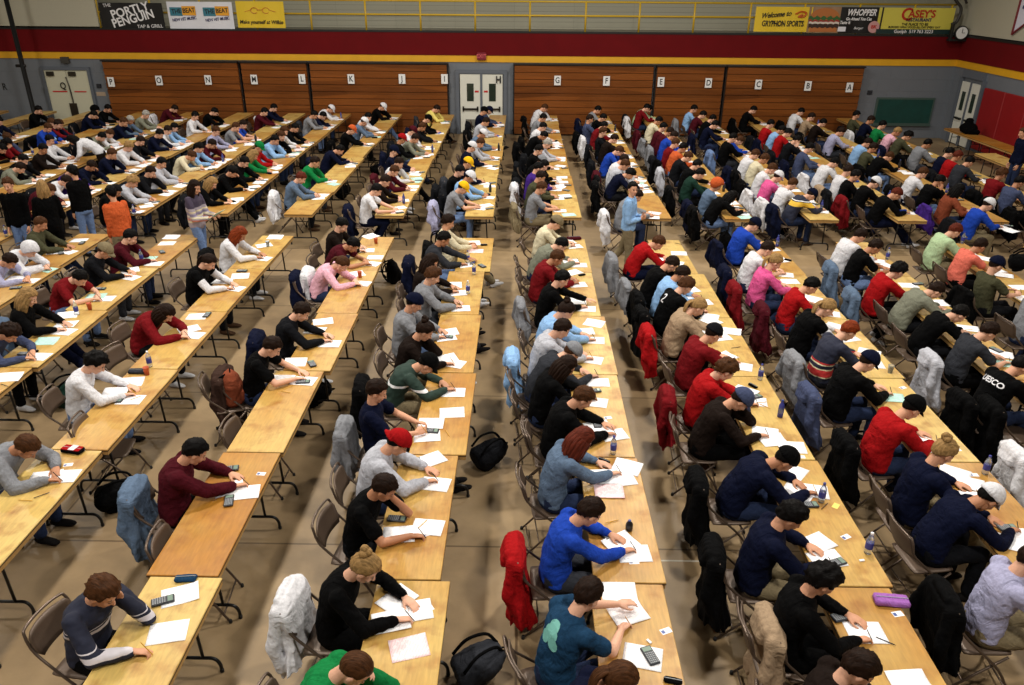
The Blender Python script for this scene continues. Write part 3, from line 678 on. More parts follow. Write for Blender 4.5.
for row, X in RX.items():
    for n in range(6):          # near half: tables count away from the cross aisle towards the camera
        if (row, n) in JOINT: xr = onZ(*JOINT[row, n], .74)[0]
        else: xr = X+RS.uniform(-.03, .03)
        EDG[row, 'n', n] = xr; yc = YF-TL/2-n*1.83
        if any(vis(xr-dx, yc+dy, .74, 90) for dx in (0, .59) for dy in (-.9, 0, .9)):
            table(xr-TW/2, yc, RS.uniform(-.004, .004), 'folding table with worn wooden top, %s from the cross aisle in near row %s' % (ORD[n], row), 'folding tables in near row '+row, TONE.get((row, n), RS.choice((.15, .35, .5, .6))))
    for n in range(7):          # far half: tables count from the cross aisle towards the wall
        xr = X+RS.uniform(-.03, .03); EDG[row, 'f', n] = xr; yc = YB+TL/2+n*1.83
        if any(vis(xr-dx, yc+dy, .74, 90) for dx in (0, .59) for dy in (-.9, 0, .9)):
            table(xr-TW/2, yc, RS.uniform(-.004, .004), 'folding table with wooden top, %s from the cross aisle in far row %s' % (ORD[n], row), 'folding tables in far row '+row, RS.choice((.1, .35, .5, .6, .7)))
def whichtab(X, Y):
    row = min(RX, key=lambda r: abs(X-(RX[r]-.30)))
    if Y < (YF+YB)/2: return row, 'n', min(max(int((YF-Y)/1.83), 0), 5)
    return row, 'f', min(max(int((Y-YB)/1.83), 0), 6)
# seated people: x,y of the head in the photo | clothing | hair or hat | optional pose | optional jacket on the chair
PEOPLE = """
456,222,cream s,dm,b,blk
443,239,dgrey s,ks,r,navy
431,262,drkb s,dl,u,
433,276,grey h,bm,u,
411,303,grey h,kn:navy,u,
425,331,drkb s,du,p,
427,364,dgreen s,kc:blk,h,blk
377,391,navy t,ds,b,grey
402,443,lgrey h,kr:red,w,
387,488,blk t,ds,p,
365,568,blk s,yu,w,white
355,669,green h,bz,f,
342,225,drkb s,ks,v,
353,245,maroon t,ks,h,
342,264,ltpink s,bp,w,navy
306,312,char s,ds,w,navy
275,347,blk t,ds,w,brown
212,452,maroon h,ks,w,denim
103,592,navy s,bm,p,
246,234,white s,gl,w,blk
209,262,white s,dp,w,
166,313,dred h,dl,w,
96,363,white s,kf,w,
27,447,grey h,bs,w,
137,237,maroon s,ks,p,
105,251,char s,bc:khaki,w,
80,278,dred t,ks,h,
42,297,blk s,yl,u,denim
10,333,slate s,df,w,
58,224,olive s,bz,u,
36,250,white h,ko:white,h,
18,258,lav s,ds,h,
556,223,cream s,dc:khaki,w,
561,245,gryg s,ks,h,
557,258,dred h,bs,w,
562,279,blk s,ks,r,grey
566,311,ltblue h,du,w,
562,329,lgrey h,ds,w,ltblue
571,346,dgrey s,bn:grey,h,
566,362,blk s,dl,w,
584,398,blk h,bs,w,
582,440,denim s,al,w,
590,512,blue s,ds,w,red
588,595,teal t,ds,r,
622,680,navy t,bp,w,
657,243,red s,bs,h,grey
650,264,blk s,ds,f,grey
676,263,ltblue s,ds,w,blk
686,286,blk h,bm,w,blk
698,307,tan h,yp,w,red
713,334,dred h,dn:char,w,
726,370,red h,bf,w,dred
740,400,drkb s,dc:slate,f,
785,460,navy h,kn:blk,h,blk
782,516,navy h,km,w,blk
823,580,blk s,kf,w,
841,668,drkb s,ds,w,
754,225,blue h,dc:navy,w,navy
767,249,white t,ds,w,navy
775,262,pink s,yp,w,dred
813,286,red t,ks,w,maroon
827,308,white s,yp,w,
849,331,navy s,gs,w,grey
868,362,blk h,dc:navy,w,slate
912,408,red h,kc:blk,w,blk
944,452,navy h,yu,w,
988,498,navy s,kc:white,h,
860,236,white h,ds,w,
875,247,blk t,ds,w,denim
898,271,red h,kf,w,denim
936,288,gryg h,ds,w,
959,314,blk s,ks,h,
989,332,dgrey t,ds,w,lgrey
1020,366,blk h,kz,w,blk
955,231,ltgreen h,as,w,
980,246,salmon t,ds,w,
990,265,olive t,dc:navy,b,blk
1028,292,grey s,ds,w,
1032,560,lav s,ds,w,blk
484,111,navy s,kc:blk
492,112,slate s,bc:navy
488,122,lgrey s,ds
483,134,denim s,bc:white
481,143,lgrey s,bs
472,147,navy s,kc:white
468,163,navy s,bc:gold
460,171,blk s,ks
470,177,ltblue s,dc:white
463,188,grey t,dc:gold,w,lav
442,109,yellow s,ds
428,119,blk s,kc:blk
427,127,char h,bs
410,131,white s,dc:maroon
415,139,gryg s,ds
402,139,blk s,dc:red
399,151,navy s,kc:navy
403,163,white s,ds,w,maroon
397,171,maroon s,bs
386,181,drkb s,ds
377,190,white t,ks,w,navy
387,107,blk s,dc:white
379,117,white s,ks
371,122,denim s,dc:white
352,130,blk s,bc:orange,w,blk
340,150,navy s,ks,w,navy
315,162,green s,ds,p
302,178,denim s,as,w,white
331,109,white s,dc:white
329,116,navy s,ks
319,115,grey s,ks
310,128,blk s,ks
294,131,white s,bs
288,136,blk s,bs,p
277,140,ltblue h,ks
263,147,red s,kc:green
257,155,green s,yl
246,162,blk h,ks
233,172,blk s,ks
212,183,blk s,yl
267,112,maroon s,ks
285,108,navy s,ks,w,white
252,126,blue t,ds
236,127,grey t,bs,p
213,131,lav s,bs
214,144,maroon s,ds
205,148,ltblue s,ks
192,156,cream s,bs
177,163,lgrey h,ks
161,172,char s,ds
147,182,lgrey h,yf
129,191,blk h,ks
231,112,blk s,ks,f
206,116,white s,ks
194,129,ltblue s,ks
185,131,white s,ds
169,134,navy s,ks
150,141,char s,ds
146,147,white h,ym
120,154,navy s,bs
108,166,navy s,ds
90,173,purple s,ds
66,181,white s,ds
57,190,maroon s,bs
184,109,maroon s,ds,w,white
175,115,gryg s,ws
156,121,denim s,ws
132,122,navy s,bs
124,134,white h,bs
113,137,gryg s,ks
91,142,char s,ks
53,149,drkb s,ks
36,161,blk s,ks
26,168,gryg s,ds
127,109,blk s,ks
110,115,navy s,ks
86,110,char h,ko:blk,p
82,126,dred s,bs
69,128,blue s,bs
59,127,navy s,ds
50,140,white s,ks
31,143,dred s,kl
19,149,blk s,ks
5,154,maroon s,ds
37,110,blk s,ks
48,124,ltblue s,bs
13,122,navy s,ks
3,138,slate s,bs
2,125,denim s,ks
546,108,white s,bs
547,118,grey s,ks
543,127,white s,ks,w,blk
543,136,blk s,ks,h,blk
548,144,lgrey s,ws
539,150,blk s,ks
538,161,blk s,kn:grey
544,167,blk s,ks
533,168,purple s,ks,w,white
537,177,olive s,ds
541,188,grey t,bs,w,khaki
604,110,grey s,ks,w,navy
605,118,blk s,ks,w,navy
588,119,slate s,ds,b,blk
604,126,dred s,ks,w,white
603,132,char s,bs,w,char
617,139,drkb s,ds
619,151,blue s,bs
624,160,white s,ds,w,maroon
626,167,lgrey h,bs,w,blk
630,174,navy s,km,h
637,196,grey h,ds,w,white
651,108,dred s,ks,w,white
657,110,ltgreen s,ks
664,121,cream s,ks,w,maroon
664,128,maroon s,ks,w,grey
670,132,maroon s,ds
674,136,blue s,ds,w,grey
676,144,dred s,bs
683,148,orange s,ks
688,157,char h,bs,w,lgrey
697,165,blk s,ks
700,174,dgreen s,ks,w,blk
718,186,denim s,go:orange,w,navy
732,197,blk s,kl,h,blk
694,109,ltblue s,ks,w,grey
703,115,maroon s,ks
713,119,blk s,ks
715,125,navy s,ks,w,navy
733,138,blk h,ks,w,lja
741,141,blue s,bs,h,navy
757,156,white s,bs,w,navy
767,159,cream s,bs
772,169,white s,bs,w,blk
778,177,pink s,dc:white,w,white
796,187,white s,bs,w,white
812,195,navy s,dc:navy,h
754,110,blk s,ks
767,124,red s,ks,w,char
782,130,ltblue s,ks
788,133,red t,ks
792,140,char s,ks,w,char
802,148,slate s,ks
833,163,white s,ks,w,white
851,174,white t,ds,w,tan
860,180,blk s,ks
875,183,blk s,dc:white,w,dred
897,194,blk s,as
801,112,white s,ks,w,blk
808,117,tan s,ds
822,123,drkb s,ks,w,blk
841,132,lav s,ds
868,143,ltblue h,ds
875,149,olive s,ds
889,157,blk s,bs,h,blk
918,173,white s,bs,w,blk
937,181,blk s,ks
950,190,rust s,kl,w,purple
987,205,blue s,dc:white,w,char
852,115,olive s,ks
862,120,navy s,ds,w,white
878,125,green s,ks
896,132,ltpink s,ys,w,navy
908,136,olive s,kf
925,144,grey h,ks
941,153,navy s,ks
949,158,red h,as
969,162,dgrey s,ks
990,174,dred s,bf
1007,182,slate s,ks
1021,195,blk s,ks
"""
JJ = {k: (v['J']['head'].x, v['J']['head'].y, v['J']['head'].z) for k, v in PM.items()}
ppl = []
for ln in PEOPLE.strip().split('\n'):
    q = ln.split(','); px, py = float(q[0]), float(q[1]); top = tuple(q[2].split()); hs = q[3]
    pose = q[4] if len(q) > 4 and q[4] else None; jk = q[5] if len(q) > 5 and q[5] else None
    X, Y = onZ(px, py, 1.12); row = min(RX, key=lambda r: abs(X-(RX[r]-.62)))
    half = 'n' if Y < 14.6 else 'f'; d = X-(RX[row]-.59)
    far = half == 'f'
    if far and pose in (None, 'w'):
        pose = RS.choice('hwwfx' if d > .14 else ('wwxxpwvf' if d > -.1 else 'uuvpvb'))
    elif not far and pose == 'w':
        pose = RS.choice('hh' if d > .14 else ('wwx' if d > -.1 else 'uv'))
    hx, hy, hz = JJ[pose]; mir = (far and RS.random() < .2)
    rz = R_(RS.uniform(-8, 12)); rz = R_({(588,595): 30, (1020,366): 14, (686,286): 16, (103,592): -14, (387,488): -12, (103,592): -18}.get((px, py), math.degrees(rz)))
    if mir: hy = -hy
    X, Y = onZ(px, py, hz)
    ox = hx*math.cos(rz)-hy*math.sin(rz); oy = hx*math.sin(rz)+hy*math.cos(rz)
    half = 'n' if Y < 14.6 else 'f'; Y = min(Y, YF+.1) if half == 'n' and not far else Y
    t = EDG[(row,)+whichtab(RX[row]-.30, Y)[1:]]; want = t-TW-.31
    hipx = min(max(X-ox, want-.14), want+.08)
    ppl.append(dict(px=px, py=py, top=top, hs=hs, pose=pose, jk=jk, row=row, half=half, x=hipx, y=Y-oy, rz=rz, mir=mir, tx=t))
SEC = {'n': 'near', 'f': 'far'}
SHEETS = []
def sheet(x, y, rz, m, lab, v, z=None): SHEETS.append((y*y+x*x, x, y, rz, m, lab, v, ZT if z is None else z))
PAPERS = []      # positions of papers already laid, to avoid doubling
CNT = {}
def place_label(kind, X, Y):
    row, h, n = whichtab(X, Y); k = (kind, row, h, n); CNT[k] = CNT.get(k, 0)+1; return row, h, n, CNT[k]
spots = {}
for row in RX:
    for h in 'nf':
        L = [p for p in ppl if p['row'] == row and p['half'] == h]; L.sort(key=lambda p: p['y'], reverse=(h == 'n'))
        # keep neighbours from sinking into each other
        for a, b in zip(L, L[1:]):
            gap = abs(b['y']-a['y']); mn = .46 if h == 'f' else .52
            if gap < mn:
                s = (mn-gap)*(1 if h == 'f' else -1); b['y'] += s
        for i, p in enumerate(L):
            if p['y'] > WALLY-.75: p['y'] = WALLY-.75
            where = '%s from cross aisle, %s row %s' % (ORD[i], SEC[h], row)
            lab = 'person in %s %s, %s, %s' % (COL[p['top'][0]][1], GARN[p['top'][1]], hairphrase(p['hs']), where)
            o = person(p['x'], p['y'], 0, p['rz'], p['pose'], p['top'], p['hs'], lab, 'people writing in %s row %s' % (SEC[h], row), h == 'n', p['mir'], vest={(827, 308): 'blk', (209, 262): 'blk'}.get((p['px'], p['py'])))
            p['obj'] = o
            jx = p['x']-.015; bend = p['rz']*.6
            if h == 'n' or vis(jx, p['y'], .4, 30):
                chair(jx, p['y'], bend, 'brown folding chair under the sitter %s' % where, 'occupied folding chairs in %s row %s' % (SEC[h], row))
            jc = p['jk']
            if not jc and h == 'f' and RS.random() < .6: jc = RS.choice(['blk', 'blk', 'navy', 'char', 'char', 'dgrey'])
            if jc: jacket(jx, p['y'], bend, jc, '%s jacket hung on the chair %s' % (COL[jc][1], where))
            # exam sheets in front of each writer
            ex = p['tx']-TW
            hp = PM[p['pose']]['J']['wrR']; sgn = -1 if p['mir'] else 1
            cx = p['x']+hp.x+.09; cy = p['y']+sgn*(hp.y+.06)
            cx = min(max(cx, ex+.15), ex+TW-.15)
            lab2 = 'exam paper before the sitter ' + where
            m = PAPW if RS.random() < .92 else RS.choice([PAPC, PAPP])
            sheet(cx, cy, RS.uniform(-.35, .35), m, {PAPW: 'white ', PAPP: 'pinkish ', PAPC: 'pale green '}[m]+lab2, 0); PAPERS.append((cx, cy))
            if h == 'f':
                k = RS.random(); c2 = cx+RS.uniform(.05, .2); y2 = cy+RS.choice((-1, 1))*RS.uniform(.24, .32); c2 = min(c2, ex+TW-.16)
                if k < .75: sheet(c2, y2, RS.uniform(-.6, .6), RS.choice([PAPW]*9+[PAPC, PAPP]), 'loose sheet lying beside the sitter ' + where, RS.choice((0, 1, 3)))
                if k < .45: calculator(min(cx+RS.uniform(.2, .3), ex+TW-.1), cy+RS.uniform(-.1, .1), RS.uniform(-1, 1), 'dark calculator in front of the sitter ' + where)
                if k > .85: bottle(ex+TW-.12, cy+RS.uniform(-.3, .3), 'small plastic drink bottle in front of the sitter ' + where, RS.choice('wwbk'))
                elif k > .7: pcase(ex+TW-.2, cy+RS.uniform(-.2, .2), RS.uniform(-1.5, 1.5), RS.choice(['blk', 'char', 'navy', 'blue']), 'small dark pencil case in front of the sitter ' + where, big=.8)
            J = PM[p['pose']]['J']
            w = J['wrR']+J['hdR']*.118+V(0, -.004, .012)
            if p['mir']: w.y = -w.y
            q = Matrix.Translation((p['x'], p['y'], 0)) @ Matrix.Rotation(p['rz'], 4, 'Z') @ Matrix.Translation((w.x+.012, w.y, max(w.z-.055, .745))) @ V(-.55, -.15*sgn, 1).to_track_quat('Z', 'Y').to_matrix().to_4x4()
            if h == 'n' or i < 4:
                pm = RS.choice([PENY, PENK, PENK]); po = link('pencil', pen_m); po.matrix_basis = q; setm(po, [pm]); tag(po, ('yellow pencil' if pm is PENY else 'dark pen')+' held by the sitter '+where, 'pencil', 'pens and pencils')
def shirt_of(o): return [c for c in o.children if c.name.split('.')[0] in ('t_shirt', 'sweater', 'hoodie')][0]
def who(px, py): return min(ppl, key=lambda p: (p['px']-px)**2+(p['py']-py)**2)
def remat(o, m): s = shirt_of(o); s.material_slots[0].link = 'OBJECT'; s.material_slots[0].material = m
CR = (206, 196, 160); RR = (168, 34, 34); NV = (17, 23, 46)
remat(who(849, 331)['obj'], striped('jersey', NV, [(.60, .615, CR), (.615, .70, RR), (.70, .715, CR), (.76, .775, CR), (.775, .80, RR)]))
remat(who(812, 195)['obj'], striped('jacket', NV, [(.86, .96, (222, 180, 60)), (.97, .985, (230, 230, 230))]))
remat(who(427, 364)['obj'], striped('track', (22, 46, 38), [(.84, .87, (226, 226, 230))]))
remat(who(103, 592)['obj'], striped('sport', NV, [(.80, .84, (200, 196, 204)), (.86, .875, (200, 196, 204))]))
from mathutils.bvhtree import BVHTree
def print_on(o, me, org, dr, up, mname, rgb, label, name):
    # lay flat shapes onto the cloth: each vertex is dropped onto the garment along dr
    sh = shirt_of(o); bv = BVHTree.FromPolygons([v.co for v in sh.data.vertices], [tuple(f.vertices) for f in sh.data.polygons])
    dr = V(*dr).normalized(); up = V(*up); up = (up-dr*up.dot(dr)).normalized(); rt = dr.cross(up); out = []
    bm = bmesh.new(); bm.from_mesh(me); bmesh.ops.triangulate(bm, faces=bm.faces); bmesh.ops.subdivide_edges(bm, edges=bm.edges, cuts=1); bm.verts.index_update()
    for v in bm.verts:
        p = V(*org)+rt*v.co.x+up*v.co.y; h = bv.ray_cast(p-dr*.5, dr); out.append((h[0] if h[0] else p)-dr*.004)
    mb = MB(); mb.add(out, [[w.index for w in f.verts] for f in bm.faces]); bm.free(); q = mb.obj(name, (mat(mname, rgb, .7),), o); q['label'] = label
def flat_text(body, size):
    c = bpy.data.curves.new('lettering', 'FONT'); c.body = body; c.size = size; c.align_x = 'CENTER'; c.align_y = 'CENTER'; c.offset = .002; c.resolution_u = 3
    t = bpy.data.objects.new('tmp_t', c); C.objects.link(t); dg = bpy.context.evaluated_depsgraph_get(); dg.update(); me = bpy.data.meshes.new_from_object(t.evaluated_get(dg)); bpy.data.objects.remove(t); return me
def spine_at(p, k): J = PM[p['pose']]['J']; a = J['chest'].lerp(J['neck'], k); u = (J['neck']-J['chest']).normalized(); return a, u
for (px, py), body, size, col, lab in [((1020, 366), 'UESCO', .095, (220, 220, 226), 'white back lettering'), ((686, 286), '2', .20, (226, 226, 228), 'white number 2 on the back')]:
    p = who(px, py); a, u = spine_at(p, .05); d = V(0, -1, 0).cross(u) * -1; dd = V(u.z, 0, -u.x)
    print_on(p['obj'], flat_text(body, size), a, dd, u, 'print_white', col, lab, 'back_print')
p = who(588, 595); a, u = spine_at(p, -.1); dd = V(u.z, 0, -u.x); mb = MB()
for x, y, r in ((0, .06, .055), (-.05, -.05, .05), (.05, -.05, .05), (0, 0, .05), (-.025, .01, .05), (.025, .01, .05)):
    mb.add([(x+r*math.cos(t*.5236), y+r*math.sin(t*.5236), 0) for t in range(12)], [tuple(range(12))])
print_on(p['obj'], mb.mesh('blobs'), a, dd, u, 'print_turquoise', (110, 176, 168), 'turquoise print on the back', 'back_print')
# ---- loose things on the near tables, at the places where they lie
ITEMS = """
w 473,243 .2;w 479,253 -.2;B 468,262 w;B 474,274 b;B 468,293 w;k 484,245;c 482,266 .5;c 473,263 1.4;w 453,285 .1;w 448,332 .3;c 447,337 .1;w 456,307 -.3
w 452,412 .1;w 431,423 0;w 446,358 .4;w 431,459 .6;w 427,485 -.2;c 437,393 0;c 431,431 0;c 416,463 .1;c 397,519 .1;n 451,430;i 428,533;i 428,608;n 425,528;w 399,534 .1;w 397,599 .9;w 391,621 .3;p 409,647 .3
w 371,236 .9;x 376,243 o;w 375,257 0;x 360,277 o;c 351,286 .1;w 356,274 .5;w 323,321 .3;w 315,330 -.1;c 308,330 .1;w 287,362 .1;w 282,379 0;c 303,382 .2;c 312,364 .3;n 286,391;i 261,473;w 229,488 .5;p 236,488 .1;c 230,469 .1;c 229,501 .3;w 155,624 .1;W 180,594 .4;u 186,579;c 163,601 .4
w 240,276 .2;w 222,281 -.1;c 242,271 0;w 197,316 .1;c 207,315 0;w 189,329 .6;w 275,237 0;x 268,246 w;w 264,245 .5;p 131,382 .2;w 113,393 .1;g 138,372;B 150,366 w;x 147,374 o;c 115,401 .2;n 135,400;R 73,451;c 55,462 .5;i 68,464;w 45,477 .2;n 40,498;n 25,500
w 167,243 .1;w 170,237 0;c 162,252 .5;q 148,258 .1;B 142,261 w;w 130,270 .5;w 122,276 0;q 96,296 .2;c 100,289 0;w 66,324 .1;w 67,315 .3;B 77,314 w;x 90,309 o;q 46,341 .1;c 25,354 0;k 33,352;w 10,377 .2;n 12,384
c 82,243 .1;w 79,240 .1;w 56,252 .3;c 61,253 .5;w 33,267 .5;w 17,278 .1;c 16,288 .2 .2;B 14,236 w
w 568,242 .4;m 574,239;w 571,261 .1;w 573,272 .6;k 582,275;w 577,301 0;w 584,331 .1;w 594,323 -.4;n 589,307;w 589,357 .5;w 587,382 .9;p 608,385 .6;c 594,391 .2;i 608,417;n 600,418;w 598,426 .3;c 597,424 .2;B 613,453 b;k 604,461;n 601,463;w 627,467 -.4;w 603,477 .05;p 609,491 0;c 604,534 .5;w 621,543 .6;B 629,529 r;i 634,561;e 627,558;w 619,591 0;w 637,618 -.5;w 628,613 .4;c 650,656 .3;i 666,630;e 649,641;k 673,681;n 612,523
w 679,253 -.1;n 682,243;w 667,261 -.2;w 679,278 -.4;w 691,299 .5;w 711,321 -.9;w 733,331 -.3;w 702,330 0;w 726,357 .7;n 736,348;w 745,391 -.7;c 755,397 .3;k 753,386;B 760,379 b;n 761,403;n 765,404;B 780,416 K;w 773,440 .2;w 792,447 -.1;w 794,472 .9;w 798,492 -.6;c 809,505 .1;B 821,501 b;n 828,509;y 836,505;i 801,456;w 817,543 .5;c 836,563 .4;i 846,536;B 869,552 w;e 862,560;w 855,620 -.3;w 866,630 -.5;c 842,617 .4;U 891,602;i 898,613;w 911,683 .1;n 884,637
B 778,246 K;k 788,260;w 780,260 .3;w 790,281 0;w 812,299 -.6;w 835,327 -.7;w 869,353 -.5;x 890,372 w;i 903,387;w 884,395 -.5;w 917,437 0;w 955,472 -.6;w 968,483 -.5;i 974,474;B 985,473 b;e 969,493;i 957,449;n 928,437;w 1014,543 -.4;c 1007,528 .3
w 884,266 .3;B 894,259 w;w 909,285 -.1;c 918,284 .3;w 941,303 .1;n 946,308;w 976,328 -.3;n 968,330;w 1002,354 -.4;w 1006,367 .3;c 996,350 .2
w 965,251 -.2;B 971,243 w;w 986,258 -.8;w 1020,287 0;w 1004,275 -.5
"""
SIDE = {'n': 'near', 'f': 'far'}
def tabname(X, Y):
    row, h, n = whichtab(X, Y); return '%s table from cross aisle, %s row %s' % (ORD[n], SIDE[h], row)
def nth(kind, X, Y):
    row, h, n, k = place_label(kind, X, Y); return ORD[k-1]
BAG = []
its = []
for ln in ITEMS.strip().replace('\n', ';').split(';'):
    q = ln.split(); px, py = map(float, q[1].split(',')); its.append((q[0], *onZ(px, py, .75), q[2:] ))
its.sort(key=lambda t: -t[2])
for kd, X, Y, rest in its:
    a = float(rest[0]) if rest and rest[0] not in 'wbKkro' else RS.uniform(-.6, .6)
    row, h, n = whichtab(X, Y); e = EDG[row, h, n]; X = min(max(X, e-TW+.05), e-.05)
    T = tabname(X, Y)
    if kd in 'wWpq':
        if any((X-u)**2+(Y-w)**2 < .15**2 for u, w in PAPERS): continue
        X = min(max(X, e-TW+.10), e-.12); z = ZT+.0045*sum((X-u)**2+(Y-w)**2 < .3**2 for u, w in PAPERS); PAPERS.append((X, Y))
        sheet(X, Y, a, {'p': PAPP, 'q': PAPC}.get(kd, PAPW), '%s loose sheet, %s on %s' % ({'p': 'pinkish', 'q': 'pale green'}.get(kd, 'white'), nth('paper', X, Y), T), 2 if kd == 'W' else RS.choice((0, 1, 3)), z)
    elif kd == 'c': calculator(X, Y, a+RS.uniform(-.2, .2)+1.57*(RS.random() < .3), 'dark calculator, %s on %s' % (nth('calc', X, Y), T)).location.z = ZT+.006
    elif kd == 'B':
        k = rest[0] if rest else 'w'; s = bottle(X, Y, '%s drink bottle, %s on %s' % ({'w': 'clear plastic', 'b': 'blue labelled', 'K': 'blue and brown', 'r': 'short dark red'}[k], nth('bottle', X, Y), T), {'w': 'w', 'b': 'w', 'K': 'b', 'r': 'k'}[k])
        if k == 'b': s.material_slots[0].material = PLAS; s.children[0].material_slots[0].material = LAB
        if k == 'r': s.scale = (1, 1, .5)
    elif kd == 'n':
        M = Matrix.Rotation(RS.uniform(-1.2, 1.2), 4, 'Z') @ Matrix.Rotation(math.pi/2, 4, 'Y')
        pen(X-.06, Y, ZT+.009, M, RS.choice([PENY, PENK]), 'pen lying loose, %s on %s' % (nth('pen', X, Y), T))
    elif kd == 'i': card(X, Y, RS.uniform(-.6, .6), 'white and blue identity card, %s on %s' % (nth('card', X, Y), T))
    elif kd == 'e': eraser(X, Y, RS.uniform(-1, 1), 'small white eraser, %s on %s' % (nth('er', X, Y), T))
    elif kd == 'x':
        c = rest[0]; mb = MB().lathe([(.028, 0), (.036, .10), (.037, .105), (.034, .104), (.027, .01)], n=16); o = mb.obj('paper_cup', (), None, True); o.location = (X, Y, ZT); setm(o, [CUPO if c == 'o' else PLAS])
        tag(o, '%s drinking cup, %s on %s' % ('orange' if c == 'o' else 'clear', nth('cup', X, Y), T), 'cup', 'cups on the tables')
    elif kd == 'k': pcase(X, Y, RS.uniform(-1, 1), 'blk', 'small black pouch, %s on %s' % (nth('pouch', X, Y), T), big=.62)
    elif kd == 'u': pcase(X, Y, .1, 'teal', 'teal blue box-like pencil case on %s' % T, big=.8)
    elif kd == 'g': pcase(X, Y, .0, 'dgrey', 'grey brick-like case on %s' % T, big=1.0)
    elif kd == 'R': pcase(X, Y, -.2, 'blk', 'red topped black pencil case on %s' % T, red=True, big=1.05)
    elif kd == 'U': pcase(X, Y, -.1, 'lilac', 'lilac purple pencil case on %s' % T, big=1.2)
    elif kd == 'm': pcase(X, Y, .2, 'maroon', 'crumpled maroon pouch on %s' % T, big=1.2)
    elif kd == 'y': 
        o = link('sticky_notes', card_m); o.location = (X, Y, ZT); o.rotation_euler = (0, 0, .9); setm(o, [mat('note_yellow', (236, 214, 110), .6)]); tag(o, 'yellow card lying on %s' % T, 'card')
SHEETS.sort(key=lambda q: q[0])
for _, x, y, rz, m, lab, v, z in SHEETS[:298]: paper(x, y, rz, m, lab, v, z)
mb = MB(); mm = [PAPW, PAPP, PAPC]
for _, x, y, rz, m, lab, v, z in SHEETS[298:]:
    M = Matrix.Translation((x, y, z)) @ Matrix.Rotation(rz, 4, 'Z'); mb.cur = mm.index(m); me = SH[v]; mb.add([M @ q.co for q in me.vertices], [tuple(f.vertices) for f in me.polygons])
if mb.v: tag(mb.obj('scattered_papers', mm, None, True), 'exam papers lying on the tables furthest towards the bleachers', 'papers', None, 'stuff')
# ---- empty chairs seen in the photo
for i, (px, py, z, dx, lab) in enumerate([(527, 428, .8, -.05, 'empty brown folding chair behind the person with long auburn hair'), (228, 425, .8, -.05, 'empty brown folding chair just behind the brown bag'), (158, 535, .8, -.05, 'empty brown folding chair behind the maroon hoodie in row I'), (80, 424, .75, 0, 'empty brown folding chair beside the white sweater in near row J'), (108, 352, .8, 0, 'empty brown folding chair tucked beside the bushy black hair in row J'), (518, 272, .8, 0, 'empty brown folding chair at the aisle end of near row G'), (566, 268, .8, 0, ''), (700, 560, .8, 0, '')]):
    if not lab: continue
    X, Y = onZ(px, py, z); chair(X+.30, Y, R_(RS.uniform(-14, 14)), lab, 'empty folding chairs')
# ---- bags
for px, py, z, rz, code, lie, lab in [(393, 272, .2, .3, 'blk', 0, 'black backpack on the floor beside the row I tables near the cross aisle'), (474, 460, .15, .6, 'char', 1, 'black bag on the floor just beyond near row H, halfway down'), (940, 357, .25, .2, 'khaki', 0, 'khaki and black backpack under the chair in near row D'), (234, 396, .55, .3, 'rust', 0, 'brown bag slung on an empty chair in near row I'), (50, 396, .2, .8, 'dgreen', 1, 'dark green duffel bag under near row K'), (96, 500, .15, .4, 'blk', 1, 'black bag with red trim under near row J'), (441, 246, .1, .1, 'blk', 0, 'black backpack standing behind the cream sweater in near row H'), (337, 192, .2, 1, 'blk', 1, 'black bag on the floor between far rows J and I'), (455, 678, .12, .5, 'dgrey', 1, 'grey strapped bag on the floor at the camera end of row H'), (371, 172, .1, .5, 'blk', 1, 'black bag on the floor under far row J'), (300, 400, .1, .2, 'blk', 1, 'black bag on the floor under the third table of near row I'), (1008, 262, .8, -.6, 'blk', 1, 'black bag standing on the table edge in near row C'), (725, 245, .15, .3, 'blk', 0, 'black bag on the floor in the cross aisle beside the royal blue hoodie')]:
    X, Y = onZ(px, py, z)
    zz = 0
    if 'slung' in lab: zz = .455; chair(X-.02, Y, .3, 'brown folding chair holding the brown bag in near row I', 'empty folding chairs')
    if 'table edge' in lab: zz = .74; X, Y = onZ(px, py, .86)
    b = backpack(X, Y, rz, code, lab, bool(lie), zz)
# extra coats and the like
for px, py, z, rz, code, lab in [(985, 425, .55, 0, 'blk', 'huge black coat over a chair beside the light grey jacket in row D'), (765, 645, .6, 0, 'tan', 'tan brown jacket over the chair at the camera end of near row F'), (1010, 470, .6, 0, 'white', 'white and dark red jacket over a chair near the right end of row D'), (308, 285, .6, 0, 'white', 'white jacket over a chair beside the pale pink sweater')]:
    X, Y = onZ(px, py, z); X += .34
    jacket(X, Y, rz, code, lab, v=RS.choice((0, 1)))
    chair(X, Y, rz, 'folding chair under the ' + ' '.join(lab.split()[:11]), 'coat covered folding chairs')
